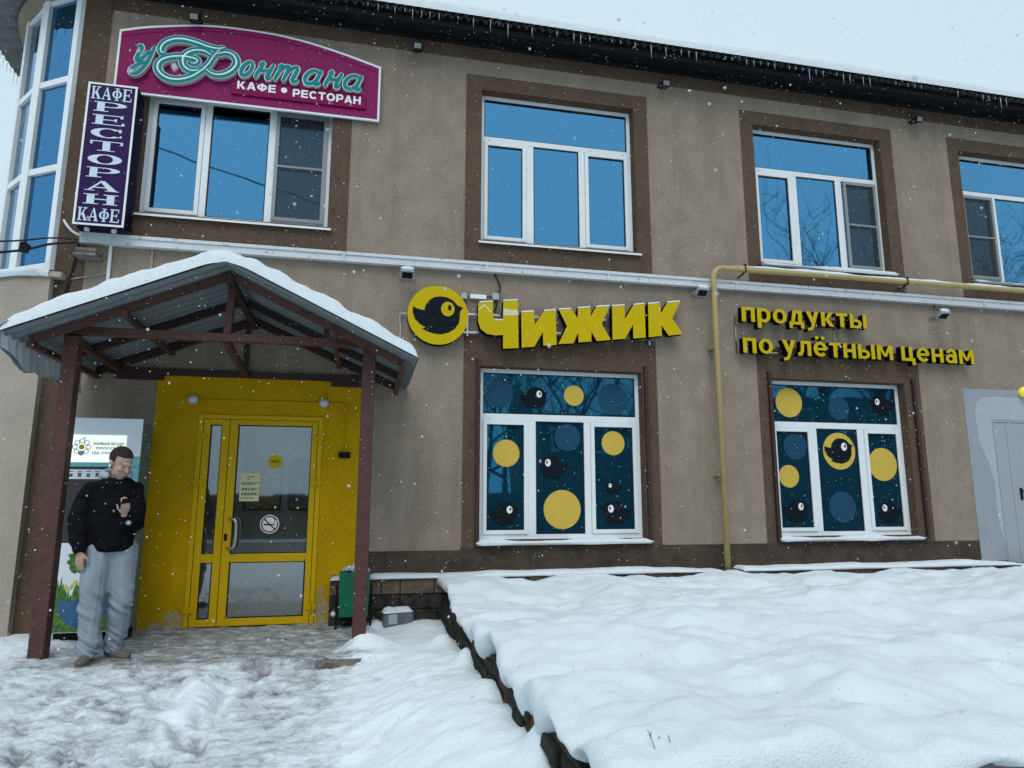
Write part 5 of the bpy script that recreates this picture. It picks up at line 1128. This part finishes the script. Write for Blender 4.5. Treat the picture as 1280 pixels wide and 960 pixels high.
# ------------------------------------------------------------------ across the street (seen in the panes)
def st(o_): o_['kind'] = 'structure'; return o_
st(MB().add([(-90,-20,-.34),(90,-20,-.34),(90,-11,-.34),(-90,-11,-.34)], [(0,1,2,3)]).build('road', asphalt))
fn = thing('fence', 'long dark wooden fence across the street, seen only in the window reflections', 'fence', (0, -22, -.35))  # unseen fence, added as a dark mass for the lower panes to mirror
for i in range(120):
    x = -36+i*.62; b = MB().box(x, x+.617, -22.03-.02*(i % 2), -22.0-.02*(i % 2), -.4, 1.45+.05*math.sin(i*1.7)); b.build('plank', fencewood, fn)
def tree_mesh(seed, H):
    rng = random.Random(seed); tr, br = MB(), MB()
    def grow(mb, p, d, L_, r, lv):
        pts = [p.copy()]; rs = [r]; k = 4
        for i in range(k):
            d = (d+Vector((rng.uniform(-.2, .2), rng.uniform(-.2, .2), rng.uniform(-.04, .16)))).normalized(); p = p+d*L_/k; pts.append(p.copy()); rs.append(r*(1-.62*(i+1)/k))
        mb.tube(pts, rs, 5 if lv else 8, cap=False)
        if lv >= 4: return
        for i in range((7, 5, 5, 4)[lv]):
            j = rng.randint(1 if lv else 2, k); a = rng.uniform(0, 2*math.pi); side = Vector((math.cos(a), math.sin(a), rng.uniform(.1, .9))).normalized()
            grow(br, pts[j], (d*.45+side).normalized(), L_*rng.uniform(.45, .7), max(rs[j]*.62, .007), lv+1)
    grow(tr, Vector((0, 0, 0)), Vector((0, 0, 1)), H*.55, H*.022, 0)
    out = []
    for n_, m in (('trunk', tr), ('crown', br)):
        me = bpy.data.meshes.new(n_); me.from_pydata([tuple(v) for v in m.v], [], m.f); me.materials.append(bark); out.append(me)
    return out
up_ = []
for k, (x, zt) in enumerate(((-16, 14.9), (27, 9.2))): up_.append(tag(MB().tube([(x,-12.4,-.5),(x,-12.4,zt)], [.16, .11], 10).bar((x,-12.9,zt-.3),(x,-11.9,zt-.3),.1).build('utility_pole', concrete), ['tall concrete utility pole across the street far to the left', 'shorter concrete utility pole across the street far to the right'][k], 'pole'))
wire([(-16,-12,14.6),(-6.5,-12,11.5),(-1.45,-12,10.1),(6,-12,9.2),(16,-12,8.7),(27,-12,8.9)], .022, 'overhead street wire mirrored in the window under the magenta sign')
TM = [tree_mesh(s_, 11) for s_ in (1, 2, 3)]
spots = [(-14,-27,1.0),(-7.5,-25,1.05),(5.6,-24,.95),(8.6,-23.5,1.1),(12,-24,1.0),(26.0,-25,1.45),(37,-25,1.6),(30.5,-24.5,1.72),(33,-27,1.5),(7,-27,.9),(17,-24,1.1),(43,-25,1.8)]
for i, (x, y, s_) in enumerate(spots):
    t_ = thing('bare_tree', 'bare tree across the street seen in the panes, number %d along the fence from the left' % (i+1) if False else ['bare tree across the street far off to the left', 'slim bare tree across the street opposite the canopy', 'bare tree opposite the yellow letters, seen in the panes', 'bare tree mirrored in the lower window with five birds', 'spreading bare tree mirrored in the upper window by the gas pipe', 'tall bare tree mirrored in the lower right panes', 'bare tree mirrored in the rightmost upper window', 'bare tree beyond the right edge across the street', 'last bare tree far right across the street', 'taller bare tree behind the fence row opposite the sign', 'tallest bare tree behind the fence row', 'big bare tree behind the row far right'][i], 'tree', (x, y, -.4), 'bare trees across the street')
    t_.rotation_euler = (0, 0, i*1.3); t_.scale = (s_, s_, s_)
    for n_, me in zip(('trunk', 'crown'), TM[i % 3]):
        c_ = bpy.data.objects.new(n_, me); COL.objects.link(c_); c_.parent = t_
def house(x, y, w, d, h, label):
    t_ = thing('house', label, 'house', (x, y, -.4)); y1 = y+d/2; m = MB().box(x-w/2, x+w/2, y-d/2, y1, -.4, h); m.build('wall', housew, t_)
    MB().add([(x-w/2-.4,y1+.4,h-.1),(x+w/2+.4,y1+.4,h-.1),(x+w/2+.4,y,h+2.2),(x-w/2-.4,y,h+2.2),(x-w/2-.4,y-d/2-.4,h-.1),(x+w/2+.4,y-d/2-.4,h-.1)], [(0,1,2,3),(3,2,5,4)]).build('roof', snow, t_)
    MB().add([(x-w/2,y1,h),(x-w/2,y-d/2,h),(x-w/2,y,h+2.0)], [(0,1,2)]).add([(x+w/2,y1,h),(x+w/2,y-d/2,h),(x+w/2,y,h+2.0)], [(0,1,2)]).build('gable', housew, t_)
    for k in range(int(w/2.2)): 
        wx = x-w/2+1.1+2.2*k; wi = MB().box(wx-.55, wx+.55, y1-.02, y1+.05, h-2.2, h-.8).build('window', pvc, t_); MB().box(wx-.45, wx+.45, y1+.051, y1+.06, h-2.1, h-.9).build('pane', gasket, wi)
house(13.8, -31, 9.5, 8, 6.0, 'two-storey dark brick house behind the fence opposite the yellow letters'); house(30, -32, 20, 9, 7.4, 'long two-storey dark brick house behind the fence far to the right'); house(-16, -38, 10, 8, 3.2, 'dark brick house behind the fence to the left')

# ------------------------------------------------------------------ falling snow
rs_ = np.random.RandomState(3); n = 46000
P_ = np.stack([rs_.uniform(-7, 11.5, n), rs_.uniform(-8.2, -.08, n), rs_.uniform(0, 9.2, n)], 1)
dcam = np.linalg.norm(P_-np.array([0, -7.7, 1.31]), axis=1)
keep = (dcam > .55) & ~((P_[:,0] > .7) & (P_[:,1] > -5.7) & (P_[:,2] < .6)) & ~((P_[:,0] > -2.9) & (P_[:,0] < .3) & (P_[:,1] > -1.0) & (P_[:,2] < 3.2) & (rs_.rand(n) < .7))
P_ = P_[keep]; n = len(P_); rr_ = rs_.uniform(.0015, .0038, n)*(1+.8*(rs_.rand(n) < .08))
oc = np.array([(1,0,0),(-1,0,0),(0,1,0),(0,-1,0),(0,0,1),(0,0,-1)], float); of = np.array([(0,2,4),(2,1,4),(1,3,4),(3,0,4),(2,0,5),(1,2,5),(3,1,5),(0,3,5)])
V_ = (P_[:,None,:]+oc[None]*rr_[:,None,None]*rs_.uniform(.6, 1.3, (n, 6, 1))).reshape(-1, 3); F_ = (of[None]+6*np.arange(n)[:,None,None]).reshape(-1, 3)
me = bpy.data.meshes.new('falling_snow'); me.vertices.add(len(V_)); me.vertices.foreach_set('co', V_.astype(np.float32).ravel()); me.loops.add(F_.size); me.loops.foreach_set('vertex_index', F_.astype(np.int32).ravel())
me.polygons.add(len(F_)); me.polygons.foreach_set('loop_start', np.arange(0, F_.size, 3, dtype=np.int32)); me.update(calc_edges=True); me.validate()
o = link('falling_snow', me, snow); o['kind'] = 'stuff'; o['label'] = 'loose snowflakes drifting down in front of the building'
bpy.data.objects.remove(_TO)
